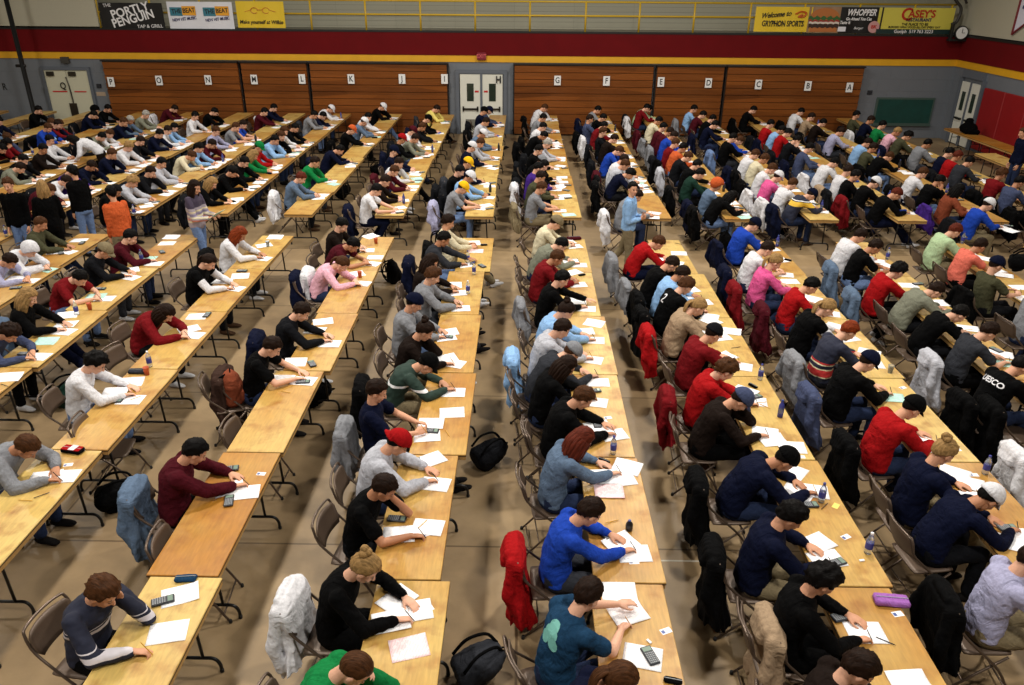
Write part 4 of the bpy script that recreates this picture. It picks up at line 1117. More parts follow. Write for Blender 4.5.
# ---- standing people
for px, py, z, rz, pose, top, hs, tr, lab in [
 (633, 189, 1.60, -20, 'A', ('ltblue', 's'), 'ks', 'khaki', 'person standing with folded arms in pale blue shirt and khaki trousers, cross aisle'),
 (195, 187, 1.58, -12, 'Q', ('lav', 's'), 'dl', 'lja', 'woman-like standing person in striped sweater and light jeans holding a green sheet'),
 (111, 193, 1.62, 142, 'T', ('orange', 's'), 'ks', 'khaki', 'person standing in orange shirt with hands down, back to the room'),
 (73, 172, 1.62, 150, 'T', ('blk', 's'), 'km', 'lja', 'person standing in black jacket and light jeans beside the orange shirt'),
 (42, 187, 1.60, 120, 'S', ('blk', 's'), 'yl', 'blk', 'person standing in long black coat with long blond hair'),
 (8, 185, 1.60, -80, 'T', ('blk', 's'), 'bm', 'lja', 'person standing in black jacket at the left end by row M'),
 (71, 140, 1.22, 195, 'B', ('white', 's'), 'kl', 'drkb', 'person in white shirt bending over a far table to help a sitter'),
 (1023, 133, 1.62, 180, 'T', ('navy', 's'), 'bs', 'jeans', 'person standing in navy sweater and jeans near the red mats')]:
    hx, hy, hz = JJ[pose]; r = R_(rz); X, Y = onZ(px, py, hz)
    po = person(X-(hx*math.cos(r)-hy*math.sin(r)), Y-(hx*math.sin(r)+hy*math.cos(r)), 0, r, pose, top, hs, lab.replace('woman-like standing person', 'person standing'), None, True, trou=tr, skin=1)
    po.scale = (.96, .90, 1)
    if 'striped' in lab:
        remat(bpy.data.objects[C.objects[-1].parent.name], striped('wide', (150, 140, 150), [(1.02, 1.05, (205, 190, 150)), (1.07, 1.10, (190, 120, 100)), (1.12, 1.15, (205, 196, 170)), (1.17, 1.20, (120, 110, 140)), (1.22, 1.25, (200, 185, 150)), (1.30, 1.60, (60, 50, 70))]))
        q = MB().bbox(-.11, .11, -.15, .15, 0, .004, .001).obj('green_sheet', (PAPC,)); rr = R_(rz); q.location = (X-(hx-.44)*math.cos(rr), Y-(hx-.44)*math.sin(rr), 1.17); q.rotation_euler = (0, R_(-35), rr); tag(q, 'pale green sheet held by the standing person in striped sweater', 'paper')
# ------------------------------------------------------------------ the hall
XR = 15.03; XL = -23.5; YN = -5.0; H = 8.2
def floor_mat():
    m, N, L, P = nt('floor_covering'); tc = N.new('ShaderNodeTexCoord'); P.inputs['Roughness'].default_value = .48; P.inputs['Specular IOR Level'].default_value = .35
    n1 = N.new('ShaderNodeTexNoise'); n1.inputs['Scale'].default_value = .7; n1.inputs['Detail'].default_value = 6; L.new(tc.outputs['Object'], n1.inputs['Vector'])
    n2 = N.new('ShaderNodeTexNoise'); n2.inputs['Scale'].default_value = 5; n2.inputs['Detail'].default_value = 6; L.new(tc.outputs['Object'], n2.inputs['Vector'])
    r = N.new('ShaderNodeValToRGB'); r.color_ramp.elements[0].position = .3; r.color_ramp.elements[0].color = srgb((124,103,76)); r.color_ramp.elements[1].position = .7; r.color_ramp.elements[1].color = srgb((160,136,102)); L.new(n1.outputs['Fac'], r.inputs['Fac'])
    h = N.new('ShaderNodeHueSaturation'); L.new(r.outputs['Color'], h.inputs['Color']); mr = N.new('ShaderNodeMapRange'); mr.inputs['From Min'].default_value = .3; mr.inputs['From Max'].default_value = .7; mr.inputs['To Min'].default_value = .9; mr.inputs['To Max'].default_value = 1.08
    L.new(n2.outputs['Fac'], mr.inputs['Value']); L.new(mr.outputs[0], h.inputs['Value'])
    br = N.new('ShaderNodeTexBrick'); br.inputs['Scale'].default_value = 1; br.inputs['Brick Width'].default_value = 9.6; br.inputs['Row Height'].default_value = 3.1; br.inputs['Mortar Size'].default_value = .012; br.inputs['Mortar Smooth'].default_value = .2
    br.inputs['Color1'].default_value = (1,1,1,1); br.inputs['Color2'].default_value = (.93,.94,.95,1); br.inputs['Mortar'].default_value = (.45,.42,.40,1); L.new(tc.outputs['Object'], br.inputs['Vector'])
    mx = N.new('ShaderNodeMix'); mx.data_type = 'RGBA'; mx.blend_type = 'MULTIPLY'; mx.inputs['Factor'].default_value = 1; L.new(h.outputs['Color'], mx.inputs['A']); L.new(br.outputs['Color'], mx.inputs['B']); L.new(mx.outputs['Result'], P.inputs['Base Color'])
    b = N.new('ShaderNodeBump'); b.inputs['Strength'].default_value = .25; b.inputs['Distance'].default_value = .02; L.new(n2.outputs['Fac'], b.inputs['Height']); L.new(b.outputs['Normal'], P.inputs['Normal']); return m
def block_mat(name, rgb, w=.8, h=.4, k=.88):
    m, N, L, P = nt(name); P.inputs['Roughness'].default_value = .6; tc = N.new('ShaderNodeTexCoord')
    sp = N.new('ShaderNodeSeparateXYZ'); L.new(tc.outputs['Object'], sp.inputs[0]); ad = N.new('ShaderNodeMath'); ad.operation = 'ADD'; L.new(sp.outputs['X'], ad.inputs[0]); L.new(sp.outputs['Y'], ad.inputs[1])
    cb = N.new('ShaderNodeCombineXYZ'); L.new(ad.outputs[0], cb.inputs['X']); L.new(sp.outputs['Z'], cb.inputs['Y'])
    br = N.new('ShaderNodeTexBrick'); br.inputs['Scale'].default_value = 1; br.inputs['Brick Width'].default_value = w; br.inputs['Row Height'].default_value = h; br.inputs['Mortar Size'].default_value = .008; br.inputs['Mortar Smooth'].default_value = .5
    c = srgb(rgb); br.inputs['Color1'].default_value = c; br.inputs['Color2'].default_value = tuple(v*.96 for v in c[:3])+(1,); br.inputs['Mortar'].default_value = tuple(v*k for v in c[:3])+(1,); L.new(cb.outputs[0], br.inputs['Vector'])
    L.new(br.outputs['Color'], P.inputs['Base Color']); b = N.new('ShaderNodeBump'); b.invert = True; b.inputs['Strength'].default_value = .4; b.inputs['Distance'].default_value = .01; L.new(br.outputs['Fac'], b.inputs['Height']); L.new(b.outputs['Normal'], P.inputs['Normal']); return m
GREYW = block_mat('wall_grey_block', (108, 113, 121)); CREAMW = block_mat('wall_cream_block', (172, 170, 152), 2.2, 3, .75); CREAMP = mat('wall_cream_plain', (178, 174, 156), .6, bump=.05, var=.04)
MARO = mat('band_maroon', (98, 4, 10), .8, spec=.2, var=.08, bscale=2); YELB = mat('band_yellow', (220, 164, 28), .5, var=.05, bscale=3); DARKL = mat('ledge_black', (16,15,16), .6)
RAILY = mat('rail_yellow', (206, 170, 40), .4)
fl = MB().box(XL, XR, YN, 33, -.2, 0); struct('floor', fl, (floor_mat(),))
zf = lambda v: onY(448, v+1.5, WALLY)[1]
Z_PAN, Z_YB, Z_MT, = zf(60.3), zf(60.3), zf(31)
Z_Y2 = zf(53.6)
struct('wall_back', MB().box(XL, XR, WALLY, WALLY+.3, 0, Z_YB), (GREYW,))
struct('trim_1', MB().box(XL, XR+.02, WALLY-.03, WALLY+.28, Z_YB, Z_Y2), (YELB,))
struct('trim_2', MB().box(XL, XR+.02, WALLY-.05, WALLY+.28, Z_Y2, Z_MT), (MARO,))
struct('trim_3', MB().box(XL, XR+.02, WALLY-.07, WALLY+.3, Z_MT, Z_MT+.05), (DARKL,))
struct('floor_gallery', MB().box(XL, XR, WALLY+.28, WALLY+2.6, Z_MT-.3, Z_MT), (mat('gallery_floor', (150,146,132), .6),))
struct('wall_upper', MB().box(XL, XR, WALLY+2.4, WALLY+2.7, Z_MT-.3, H), (CREAMW,))
xlf = onY(97, 15, WALLY)[0]
struct('wall_upper_left', MB().box(XL, xlf, WALLY-.02, WALLY+.25, Z_MT+.1, H), (CREAMP,))
struct('wall_right', MB().box(XR, XR+.3, YN, 33, 0, Z_YB), (GREYW,))
struct('trim_4', MB().box(XR-.03, XR+.3, YN, WALLY-.03, Z_YB, Z_Y2), (YELB,))
struct('trim_5', MB().box(XR-.05, XR+.3, YN, WALLY-.05, Z_Y2, Z_MT), (MARO,))
struct('trim_6', MB().box(XR-.07, XR+.3, YN, WALLY-.07, Z_MT, Z_MT+.07), (DARKL,))
struct('wall_upper_right', MB().box(XR-.01, XR+.3, YN, 33, Z_MT+.1, H), (CREAMP,))
struct('wall_left', MB().box(XL-.3, XL, YN, 33, 0, H), (CREAMP,))
struct('wall_near', MB().box(XL, XR, YN-.3, YN, 0, H), (GREYW,))
struct('ceiling', MB().box(XL, XR+.3, YN, 33, H, H+.2), (mat('ceiling_white', (92,92,90), .8),))
# folded bleachers
def bleach_mat():
    m, N, L, P = nt('bleacher_wood'); P.inputs['Roughness'].default_value = .42
    tc = N.new('ShaderNodeTexCoord'); mp = N.new('ShaderNodeMapping'); mp.inputs['Scale'].default_value = (.35, 1, 9); L.new(tc.outputs['Object'], mp.inputs[0])
    n = N.new('ShaderNodeTexNoise'); n.inputs['Scale'].default_value = 3; n.inputs['Detail'].default_value = 6; L.new(mp.outputs[0], n.inputs['Vector'])
    mp2 = N.new('ShaderNodeMapping'); mp2.inputs['Scale'].default_value = (.22, 0, 3.3); L.new(tc.outputs['Object'], mp2.inputs[0]); v = N.new('ShaderNodeTexVoronoi'); v.inputs['Scale'].default_value = 1; L.new(mp2.outputs[0], v.inputs['Vector'])
    r = N.new('ShaderNodeValToRGB'); r.color_ramp.elements[0].color = srgb((94,50,18)); r.color_ramp.elements[1].color = srgb((146,84,34)); r.color_ramp.elements[0].position = .2; r.color_ramp.elements[1].position = .8
    sc = N.new('ShaderNodeSeparateColor'); L.new(v.outputs['Color'], sc.inputs[0]); ma = N.new('ShaderNodeMath'); ma.operation = 'MULTIPLY_ADD'; ma.inputs[1].default_value = .45; L.new(sc.outputs[0], ma.inputs[0])
    m2 = N.new('ShaderNodeMath'); m2.operation = 'MULTIPLY'; m2.inputs[1].default_value = .55; L.new(n.outputs['Fac'], m2.inputs[0]); L.new(m2.outputs[0], ma.inputs[2]); L.new(ma.outputs[0], r.inputs['Fac']); L.new(r.outputs['Color'], P.inputs['Base Color']); return m
BLW = bleach_mat(); BLD = mat('bleacher_gap_dark', (22,14,10), .7)
for i, (a, b) in enumerate([(106, 241.5), (242.5, 309.5), (310.5, 448.5), (513, 653.5), (654.5, 723.5), (724.5, 862)]):
    x0 = onY(a, 90, WALLY-.3)[0]; x1 = onY(b, 90, WALLY-.3)[0]; g = .05; nb = 10; hb = (Z_PAN-.12)/nb
    r = empty('folded_bleacher', ((x0+x1)/2, WALLY-.28, 0)); tag(r, 'folded wooden bleacher section with horizontal boards, %s along the back wall from the left' % ORD[i], 'bleacher', 'folded bleachers along the back wall')
    w = (x1-x0)/2-g; mb = MB()
    for k in range(nb):
        z = .06+k*hb; mb.add([(-w, .02, z), (w, .02, z), (w, -.03, z+hb-.016), (-w, -.03, z+hb-.016), (-w, .10, z), (w, .10, z), (w, .10, z+hb-.016), (-w, .10, z+hb-.016)], [(0,1,2,3), (5,4,7,6), (3,2,6,7), (1,0,4,5), (0,3,7,4), (2,1,5,6)])
    mb.obj('boards', (BLW,), r)
    MB().box(-w-g*.9, w+g*.9, .10, .26, 0, Z_PAN-.03).obj('carcass', (BLD,), r)
    MB().box(-w-g*.9, w+g*.9, -.06, .1, Z_PAN-.055, Z_PAN-.01).obj('top_rail', (BLD,), r)
# letters
BS = [1]
def text(body, size, x, y, z, m, parent=None, rx=90, rz=0, bold=0, shear=0, sx=1, ry=0, align='CENTER', name='lettering', ext=.004):
    c = bpy.data.curves.new('lettering', 'FONT'); size *= BS[0]; bold *= BS[0]*.55; c.body = body; c.size = size; c.align_x = align; c.align_y = 'CENTER'; c.extrude = ext; c.offset = bold; c.shear = shear; c.resolution_u = 3
    o = bpy.data.objects.new('tmp_t', c); C.objects.link(o); dg = bpy.context.evaluated_depsgraph_get(); dg.update()
    me = bpy.data.meshes.new_from_object(o.evaluated_get(dg)); bpy.data.objects.remove(o); me.materials.clear(); me.materials.append(m)
    t = link(name, me, parent); t.location = (x, y, z); t.rotation_euler = (R_(rx), R_(ry), R_(rz)); t.scale = (sx, 1, 1); return t
SIGN = mat('sign_white', (226,228,230), .5); INK = mat('ink_black', (12,12,14), .5)
for ch, px, py in [('P',111,82),('O',159,80.5),('N',208,80),('M',254,79.5),('L',302,79),('K',351,79),('J',402,79),('I',444.5,79),('G',557.5,80.5),('F',606.5,81),('E',661,82),('D',708.5,83),('C',758.5,84.5),('B',808,86),('A',849.5,87.5)]:
    x, z = onY(px, py, WALLY-.36); r = MB().bbox(-.115, .115, -.005, .005, -.16, .16, .003).obj('letter_sign', (SIGN,)); r.location = (x, WALLY-.36, z)
    tag(r, 'white row sign with the black letter %s on the bleachers' % ch, 'sign', 'row letter signs'); text(ch, .27, 0, -.007, 0, INK, r, bold=.006, sx=.8)
x, z = onY(498.5, 80, WALLY-.11); o = text('H', .34, x, WALLY-.11, z, INK, bold=.014, sx=.8, name='letter_sign'); tag(o, 'black letter H stuck on the white double door', 'sign', 'row letter signs')
x, z = onY(63, 86, WALLY-.11); o = text('Q', .32, x, WALLY-.11, z, INK, bold=.007, sx=.8, name='letter_sign'); tag(o, 'black letter Q stuck on the cream door', 'sign', 'row letter signs')
x, z = onY(4.5, 87, WALLY-.01); o = text('R', .32, x, WALLY-.01, z, INK, bold=.007, sx=.8, name='letter_sign'); tag(o, 'black letter R on the grey wall at far left', 'sign', 'row letter signs')
# doors
DW = mat('door_white', (214,214,204), .4, var=.03); DF = mat('door_frame_grey', (92,98,108), .5); GL = mat('door_glass', (42,52,44), .12); BR = mat('door_bar', (70,66,60), .3, metal=.8); REDT = mat('red_tag', (190,30,30), .5)
x0, _ = onY(459.5, 95, WALLY); x1, z1 = onY(503.5, 72, WALLY); z1 = 2.08
r = empty('door_1', (0, WALLY, 0)); r['kind'] = 'structure'
MB().box(x0-.12, x0, -.1, 0, 0, z1+.12).box(x1, x1+.12, -.1, 0, 0, z1+.12).box(x0, x1, -.1, 0, z1, z1+.12).box((x0+x1)/2-.04, (x0+x1)/2+.04, -.09, 0, 0, z1).obj('door_frame', (DF,), r)
for k in (0, 1):
    a = x0+(x1-x0)/2*k+.03; b = a+(x1-x0)/2-.06
    lf = MB().bbox(a, b, -.07, -.01, .06, z1-.02, .005).obj('door_leaf', (DW,), r); cx = (a+b)/2
    MB().box(cx-.12, cx+.12, -.085, -.07, 1.15, 1.75).obj('door_window', (GL,), lf); MB().box(cx-.18, cx+.18, -.08, -.07, .22, .52).obj('vent_panel', (mat('vent_grey', (110,108,100), .5),), lf)
    MB().box(a+.08, b-.08, -.13, -.08, .85, .91).box(a+.08, a+.13, -.13, -.07, .80, .97).box(b-.13, b-.08, -.13, -.07, .80, .97).obj('push_bar', (BR,), lf)
    xx = b-.13 if k == 0 else a+.13; MB().box(xx-.07, xx+.07, -.08, -.07, 1.45, 1.51).obj('red_sticker', (REDT,), lf)
x0, _ = onY(50, 95, WALLY); x1, _ = onY(93, 95, WALLY); z1 = 2.08
r = empty('door_2', (0, WALLY, 0)); r['kind'] = 'structure'; DC = mat('door_cream', (196,194,172), .5, var=.04)
MB().box(x0-.10, x0, -.1, 0, 0, z1+.1).box(x1, x1+.10, -.1, 0, 0, z1+.1).box(x0, x1, -.1, 0, z1, z1+.10).obj('door_frame', (DF,), r)
for k in (0, 1):
    a = x0+(x1-x0)/2*k+.006; b = a+(x1-x0)/2-.012; lf = MB().bbox(a, b, -.06, -.01, .03, z1-.01, .004).obj('door_leaf', (DC,), r)
    MB().box(a+.17, b-.08 if k == 0 else b-.17, -.075, -.06, 1.33, 1.37).obj('red_stripe', (REDT,), lf); MB().box(a+.1, a+.35, -.12, -.06, z1-.2, z1-.05).obj('door_closer', (BR,), lf)
cx = (x0+x1)/2; mb = MB(); mb.tube(curve_pts([(cx-.02, -.08, 1.85), (cx+.04, -.09, 1.5), (cx+.06, -.09, 1.0), (cx+.04, -.09, .6)]), .02, 6); mb.box(cx-.10, cx+.16, -.10, -.065, .5, .95); mb.obj('chain_guard', (BR,), r)
# signs over the doors, pole, thermostat, boards
def wallbox(name, x0p, y0p, x1p, y1p, m, label, cat, d=.05, y=WALLY, group=None):
    a, t = onY(x0p, y0p, y-d); b, u = onY(x1p, y1p, y-d); mb = MB(); mb.bbox(-(b-a)/2, (b-a)/2, -d, 0, -(t-u)/2, (t-u)/2, .006); o = mb.obj(name, (m,)); o.location = ((a+b)/2, y-.001, (t+u)/2); tag(o, label, cat, group); return o
o = wallbox('exit_sign', 477, 52.5, 486, 60, mat('exit_red', (120, 20, 40), .4), 'small dark red exit sign above the white double door', 'sign', .14); text('EXIT', .17, 0, -.145, 0, mat('exit_letter', (206, 90, 96), .5), o, bold=.003)
wallbox('exit_sign', 59.5, 57, 68.5, 63.5, mat('box_grey_dark', (60,58,54), .5), 'small dark box above the cream door', 'sign', .14)
wallbox('wall_bell', 96, 84, 101, 88, CALB, 'small dark round bell box on the grey wall beside the cream door', 'bell', .06)
wallbox('notice', 96, 92, 106, 96, mat('notice_tan', (170,150,130), .6), 'small pale notice on the grey wall beside the cream door', 'sign', .01)
wallbox('light_switch', 868, 90.5, 872, 94.5, CALB, 'small dark switch box on the grey wall left of the chalkboard', 'switch', .04)
r = wallbox('chalkboard', 877.5, 97.5, 929.5, 125, mat('chalk_frame', (66,84,78), .5), 'green chalkboard with thin frame on the grey back wall', 'chalkboard', .06)
dim = r.dimensions; MB().box(-dim.x/2+.06, dim.x/2-.06, -.064, -.05, -dim.z/2+.06, dim.z/2-.06).obj('writing_surface', (mat('chalk_green', (10, 62, 56), .5, var=.15, bscale=4),), r)
MB().box(-dim.x/2, dim.x/2, -.14, -.05, -dim.z/2-.03, -dim.z/2+.02).obj('chalk_tray', (mat('chalk_frame', (66,84,78)),), r)
x, z = onY(34, 112, WALLY-.9); mb = MB(); mb.lathe([(.12, 0), (.12, .03), (.075, .04), (.075, 7.5)], n=14); mb.box(-.22, .10, -.04, .04, 2.25, 2.34); o = mb.obj('black_post', (mat('post_black', (12,12,13), .5),), None, True); o.location = (x, WALLY-.9, 0); tag(o, 'tall black post standing before the grey wall by the cream door', 'post')
mb = MB(); mb.lathe([(.05, 0), (.05, 2.1)], n=10); 
# gallery railing
zr0 = Z_MT+.04; xa = xlf+.02; xb = onY(757, 15, WALLY)[0]
r = empty('gallery_railing', (0, WALLY+.1, 0)); tag(r, 'yellow tubular railing along the upper gallery edge', 'railing')
zt = onY(448, 1, WALLY)[1]; zm = onY(448, 15, WALLY)[1]; xe = onY(955, 20, WALLY)[0]
for zz in (zt, zm): MB().tube([(xa, 0, zz), (xe, 0, zz)], .032, 8).obj('rail', (RAILY,), r, True)
for px in (97, 150, 200, 255, 310, 365, 420, 475, 530, 586, 640, 695, 751, 805, 860, 915, 952):
    x = onY(px, 15, WALLY)[0]; MB().tube([(x, 0, zr0), (x, 0, zt)], .034, 8).obj('railing_post', (RAILY,), r, True)
mb = MB()
for k in range(5): mb.tube([(xa, .03, zr0+.15+k*.165), (xb, .03, zr0+.15+k*.165)], .006, 4)
mb.obj('guard_wire', (mat('wire_grey', (120,120,110), .4, metal=.6),), r)
# banners hung on the railing
def banner(px0, px1, py0, py1, m, label):
    x0, t = onY(px0, py0, WALLY-.02); x1, u = onY(px1, py1, WALLY-.02); w = (x1-x0)/2; h = (t-u)/2
    n = 10; vs = []; fs = []
    for lay in (0, 1):
        for i in range(n+1):
            for zz in (-h, h): vs.append((w*(i/n*2-1), .012*math.sin(i*1.3+px0)+lay*.008, zz))
    L = 2*(n+1)
    for i in range(n): a = 2*i; fs += [(a, a+2, a+3, a+1), (L+a, L+a+1, L+a+3, L+a+2), (a, L+a, L+a+2, a+2), (a+1, a+3, L+a+3, L+a+1)]
    fs += [(0, 1, L+1, L), (2*n, L+2*n, L+2*n+1, 2*n+1)]
    mb = MB(); mb.add(vs, fs); o = mb.obj('banner', (m,), None); o.location = ((x0+x1)/2, WALLY-.03, (t+u)/2); tag(o, label, 'banner', 'advertising banners on the gallery railing'); return o, w, h
BK = mat('banner_black', (5,5,8), .5); BW = mat('banner_white', (222,224,234), .5); BY = mat('banner_yellow', (224,192,40), .5); BC = mat('banner_pale_yellow', (208,198,80), .5)
WT = mat('lettering_white', (232,232,236), .5); LB_ = mat('logo_teal', (50,120,140), .5); LO = mat('logo_orange', (226,160,40), .5); RD = mat('lettering_red', (180,40,20), .5); DGB = mat('strip_dark_green', (16,44,44), .5)
YO = -.018; BS[0] = .70
o, w, h = banner(98, 166, 2.5, 29, BK, 'black banner reading The Portly Penguin Tap & Grill')
text('THE', .22, -w*.86, YO, h*.76, WT, o, align='LEFT', ry=-4); text('PORTLY', .54, -w*.04, YO, h*.40, WT, o, bold=.022, ry=-13, sx=1.0); text('PENGUIN', .54, w*.02, YO, -h*.24, WT, o, bold=.022, ry=-13, sx=.95); text('TAP & GRILL', .22, w*.52, YO, -h*.80, WT, o, ry=-2, sx=1.05)
o, w, h = banner(166, 235, 1.5, 29, BW, 'white banner with two teal and orange radio logos')
for s in (-.5, .5):
    MB().box(s*w*1.02-.46, s*w*1.02-.04, YO-.004, YO+.01, -.02, .25).obj('logo_block', (LB_,), o); MB().box(s*w*1.02-.04, s*w*1.02+.42, YO-.004, YO+.01, .0, .29).obj('logo_block', (LO,), o)
    text('THE BEAT', .29, s*w*1.02, YO-.008, .135, INK, o, bold=.008, ry=-4, sx=.9); text('NEW HIT MUSIC', .19, s*w*1.02, YO, -.12, mat('lettering_navy', (34,34,90), .5), o, bold=.006, ry=-6, sx=.86)
o, w, h = banner(235, 286, 1, 28, BY, 'yellow banner with a thin red swirl emblem and one line of black script')
mb = MB()
for s in (-1, 1): mb.tube([(s*.2+.12*math.cos(t*.5), YO, .13+.09*math.sin(t*.5)) for t in range(12)], .011, 5); mb.tube([(s*.33, YO, .14), (s*.53, YO, .09)], .009, 5)
mb.tube([(-.09, YO, .15), (.09, YO, .15)], .009, 5); mb.obj('swirl_emblem', (mat('emblem_orange', (200,110,40), .5),), o); text('Make yourself at Wilkie',   .24, 0, YO, -.24, INK, o, bold=.006, shear=.2, sx=.92)
o, w, h = banner(756.5, 809.5, 6.5, 32, BY, 'yellow banner reading Welcome to Gryphon Sports')
text('Welcome to', .33, -w*.28, YO, h*.36, INK, o, bold=.012, shear=.4, ry=-5, sx=.85); text('GRYPHON SPORTS', .36, 0, YO, -h*.36, INK, o, bold=.016, sx=.66)
mb = MB(); mb.tube(curve_pts([(w*.40, YO, h*.42), (w*.60, YO, h*.62), (w*.78, YO, h*.50), (w*.70, YO, h*.22), (w*.52, YO, h*.22), (w*.66, YO, h*.40)]), .03, 6); mb.obj('red_emblem', (mat('emblem_red', (190,90,30), .5),), o)
o, w, h = banner(810, 838, 6.5, 33, mat('banner_tan', (150,120,90), .5), 'banner panel picturing a large hamburger')
def band(z0, z1, ww, m, nm, wob=0, yy=.0):
    mb = MB(); n = 16; top = []; bot = []
    for i in range(n+1):
        t = i/n*2-1; top.append((t*ww, z1+wob*math.sin(i*1.9))); bot.append((t*ww, z0+wob*math.sin(i*2.3)))
    vs = []; 
    for lay in (0, 1): vs += [(x, YO-yy+lay*.008, z) for x, z in top]+[(x, YO-yy+lay*.008, z) for x, z in bot]
    N1 = n+1; L = 2*N1; fs = []
    for i in range(n): fs += [(i, N1+i, N1+i+1, i+1), (L+i, L+i+1, L+N1+i+1, L+N1+i)]
    mb.add(vs, fs); mb.obj(nm, (m,), o)
mb = MB(); mb.rings([(V(0, YO+.008, h*.22), w*.90, h*.68, V(1,0,0), V(0,0,1)), (V(0, YO, h*.22), w*.90, h*.68, V(1,0,0), V(0,0,1))], 28); mb.obj('bun_top', (mat('bun', (176,106,50), .6),), o)
band(-h*.92, -h*.55, w*.84, mat('bun', (176,106,50)), 'bun_base', 0, .004); band(-h*.60, -h*.28, w*.92, mat('patty', (50,28,20), .6), 'patty', .02, .008); band(-h*.30, -h*.12, w*.94, mat('onion', (210,200,190), .5), 'onion_slice', .015, .010); band(-h*.14, h*.02, w*.95, mat('tomato', (150,40,34), .5), 'tomato_slice', .015, .012); band(h*.0, h*.24, w*.97, mat('lettuce', (50,96,44), .5), 'lettuce', .04, .014)
o, w, h = banner(838, 879.5, 7, 33.5, BK, 'black banner reading Whopper, Go Ahead You Can Taste It')
text('WHOPPER', .40, w*.05, YO, h*.58, WT, o, bold=.018, shear=.3, sx=.74); text('Go Ahead You Can', .19, -.02, YO, h*.10, WT, o, bold=.008, shear=.2, sx=.82); text('Taste It', .19, -w*.60, YO, -h*.18, WT, o, bold=.008, shear=.2, sx=.85)
MB().box(-w*.86, -w*.52, YO-.004, YO+.01, -h*.86, -h*.50).obj('small_panel', (BW,), o)
mb = MB(); mb.rings([(V(w*.68, YO+.008, -h*.50), .19, .19, V(1,0,0), V(0,0,1)), (V(w*.68, YO, -h*.50), .19, .19, V(1,0,0), V(0,0,1))], 24); mb.obj('round_logo', (mat('logo_pinkish', (200,150,150), .5),), o); text('BK', .22, w*.68, YO-.008, -h*.50, RD, o, bold=.01); text('Burger', .16, w*.02, YO, -h*.60, WT, o, shear=.3)
o, w, h = banner(880, 950, 7.5, 34.5, BC, 'pale yellow banner reading Casey\'s in red letters')
text('C', .78, -w*.26, YO, h*.46, RD, o, bold=.03); text("ASEY'S", .46, w*.14, YO, h*.52, RD, o, bold=.02, sx=.98); text('RESTAURANT', .20, w*.08, YO, h*.08, mat('lettering_navy', (34,34,90)), o, bold=.008); text('THE PLACE TO BE', .16, 0, YO, -h*.25, INK, o, bold=.004); text('BURGERS GREAT FOOD ALL DAY EVERY DAY', .13, 0, YO, -h*.47, INK, o, bold=.002, sx=.95)
MB().box(-w, w, YO-.005, YO+.01, -h*.99, -h*.62).obj('bottom_strip', (DGB,), o); text('Guelph  519 763 3223', .21, 0, YO-.008, -h*.80, WT, o, bold=.004)
BS[0] = 1
# clock in the corner and wall pipes
x, z = onY(958.5, 32.5, WALLY-.2); r = empty('wall_clock', (x, WALLY-.35, z)); r.scale = (.75, .75, .75); tag(r, 'round white clock in a dark casing at the gallery corner', 'clock')
X_ = V(1,0,0); Zz = V(0,0,1); MB().rings([(V(0,0,0), .30, .30, X_, Zz), (V(0,-.10,0), .30, .30, X_, Zz)], 24).obj('casing', (DARKL,), r); MB().rings([(V(0,-.10,0), .25, .25, X_, Zz), (V(0,-.112,0), .25, .25, X_, Zz)], 24).obj('dial', (SIGN,), r); MB().box(-.01, .01, -.125, -.112, 0, .18).box(0, .13, -.125, -.112, -.01, .01).obj('hands', (INK,), r)
MB().bbox(-.45, .32, -.02, .25, -.36, -.27, .01).bbox(-.42, -.33, .0, .2, -.3, .35, .01).obj('bracket', (DARKL,), r)
mb = MB(); mb.tube(curve_pts([(-.3, 0, 1.9), (-.1, 0, 1.1), (.2, 0, .75), (.16, 0, .35), (0, .0, .25)]), .05, 8); mb.tube(curve_pts([(.3, 0, 1.9), (.15, 0, 1.3), (.35, .0, .9)]), .04, 8); mb.box(-.4, .5, .02, .3, 1.3, 1.45); o = mb.obj('steel_bracket', (mat('bracket_dark', (44,42,40), .5),), None, True); o.location = (x-.25, WALLY-.1, z); tag(o, 'dark bent pipes and bracket above the corner clock', 'bracket')
# pennant high on the right wall
ya, za = onX(1012.5, 35, XR-.04); yb, zb = onX(1024, 22, XR-.04)
mb = MB(); zt2 = 2.0+za
vs = [(0, 0, zt2-za), (0, 0, 0), (0, -.8, .46), (0, -1.6, .0), (0, -1.6, zt2-za)]; vs += [(.03, a, b) for _, a, b in vs]
mb.add(vs, [(0,1,2,3,4), (9,8,7,6,5)]+[(i, (i+1) % 5+5-5, (i+1) % 5+5, i+5) for i in range(5)]); o = mb.obj('pennant', (mat('pennant_white', (206,206,222), .6),)); o.location = (XR-.05, ya, za); tag(o, 'white swallow-tailed pennant with dark red border on the cream wall', 'pennant')
mb = MB(); 
for p, q in (((0, 0, zt2-za), (0, 0, .0)), ((0, 0, .03), (0, -.8, .49)), ((0, -.8, .49), (0, -1.6, .03))): mb.tube([(-.012, p[1], p[2]), (-.012, q[1], q[2])], .035, 6)
mb.obj('border', (mat('pennant_red', (110, 24, 34), .6),), o); MB().box(-.02, -.005, -1.0, -.2, .75, .84).obj('stripe', (mat('pennant_blue', (60,64,110), .6),), o)
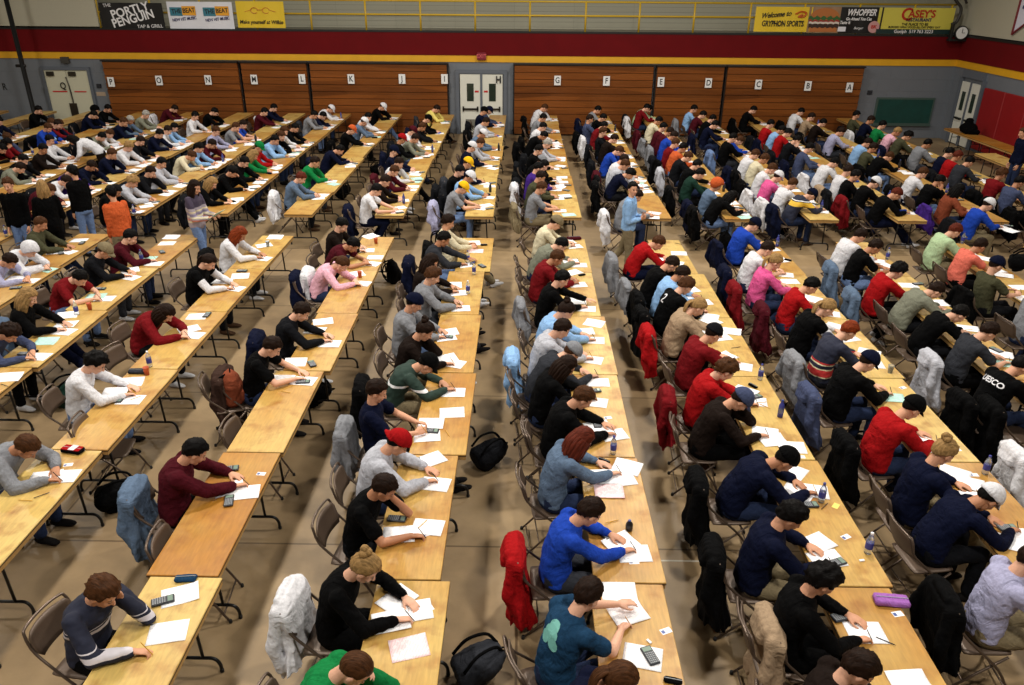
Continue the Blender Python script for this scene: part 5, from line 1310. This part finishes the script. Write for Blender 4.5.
# door, red padded mats and table along the right wall
y0, _ = onX(955, 120, XR); y1, _ = onX(976, 120, XR)
ya, yb = min(y0, y1), max(y0, y1)
r = empty('door_3', (XR, 0, 0)); r['kind'] = 'structure'
MB().box(-.12, 0, ya-.12, ya, 0, 2.2).box(-.12, 0, yb, yb+.12, 0, 2.2).box(-.12, 0, ya, yb, 2.45, 2.2).box(-.1, 0, (ya+yb)/2-.05, (ya+yb)/2+.05, 0, 2.08).obj('door_frame', (DF,), r)
for k in (0, 1):
    a = ya+(yb-ya)/2*k+.04; b = a+(yb-ya)/2-.08; lf = MB().bbox(-.08, -.01, a, b, .05, 2.06, .004).obj('door_leaf', (DW,), r); c = (a+b)/2
    MB().box(-.1, -.08, c-.10, c+.10, 1.15, 1.75).obj('door_window', (GL,), lf); MB().box(-.14, -.08, a+.08, b-.08, .85, .91).obj('push_bar', (BR,), lf)
RM = mat('mat_red', (136, 14, 20), .5, bump=.1, bscale=3, var=.06)
ym, _ = onX(979, 110, XR-.1); n = 9
for k in range(n):
    b = ym-k*1.22; o = MB().bbox(-.10, 0, -1.2, 0, .10, 2.02, .02).obj('wall_pad', (RM,)); o.location = (XR-.002, b, 0); tag(o, 'red padded mat on the side wall, %s from the door' % ORD[k], 'mat', 'red wall mats')
DT = .9
for k in range(3):
    X1, Y1 = onZ(962, 137, .74); t = table(XR-.80, 25.6-k*1.83, 0, 'dark brown folding table standing before the red mats, %s from the door' % ORD[k], 'tables before the red mats', 1.0)
X, Y = onZ(964, 125, .95); o = remesh(MB().ell((0,0,.15), (.24,.32,.17)).ell((.05,.12,.32), (.12,.14,.14)).cap((-.15,-.2,.09), (.15,-.3,.07), .09, .08), .02, 3, ((.15, .08), (.06, .03)), 'coat_pile'); o = link('coat_pile', o); setm(o, [cloth('blk')]); o.location = (XR-.8, 25.6, .745); tag(o, 'heap of black coats lying on the table by the side door', 'coat')
X, Y = onZ(1003, 160, .74); table(X, Y, .0, 'pale folding table on its own beside the standing person in navy', None, .1)
# tape line on the floor
X, Y = onZ(684, 561, 0); o = MB().box(-.42, .42, -.010, .010, 0, .0012).obj('floor_tape', (mat('tape_white', (190,184,170), .6),)); o.location = (X, Y, 0); tag(o, 'strip of white tape on the floor beside near row G', 'tape')
# ------------------------------------------------------------------ light: rows of high lamps under the hall ceiling
EN = 330
for i, x in enumerate((-18, -11, -4, 3, 10.5)):
    for j, y in enumerate((1.5, 8.5, 15.5, 22.5)):
        l = bpy.data.lights.new('ceiling_lamp', 'AREA'); l.shape = 'DISK'; l.size = .7; l.color = (1, .94, .84)
        k = {0: .42, 1: .8, 2: 1.2, 3: 1.25, 4: .68}[i]*{0: .9, 1: 1.1, 2: 1.05, 3: .95}[j]
        l.energy = EN*k; o = bpy.data.objects.new('ceiling_lamp', l); C.objects.link(o); o.location = (x, y, H-.35)
w = bpy.data.worlds.new('world'); bpy.context.scene.world = w; w.use_nodes = True; w.node_tree.nodes['Background'].inputs[0].default_value = (.5, .5, .55, 1); w.node_tree.nodes['Background'].inputs[1].default_value = .02
vs = bpy.context.scene.view_settings; vs.view_transform = 'Standard'; vs.look = 'None'; vs.gamma = 1; vs.exposure = -.08; vs.use_curve_mapping = False
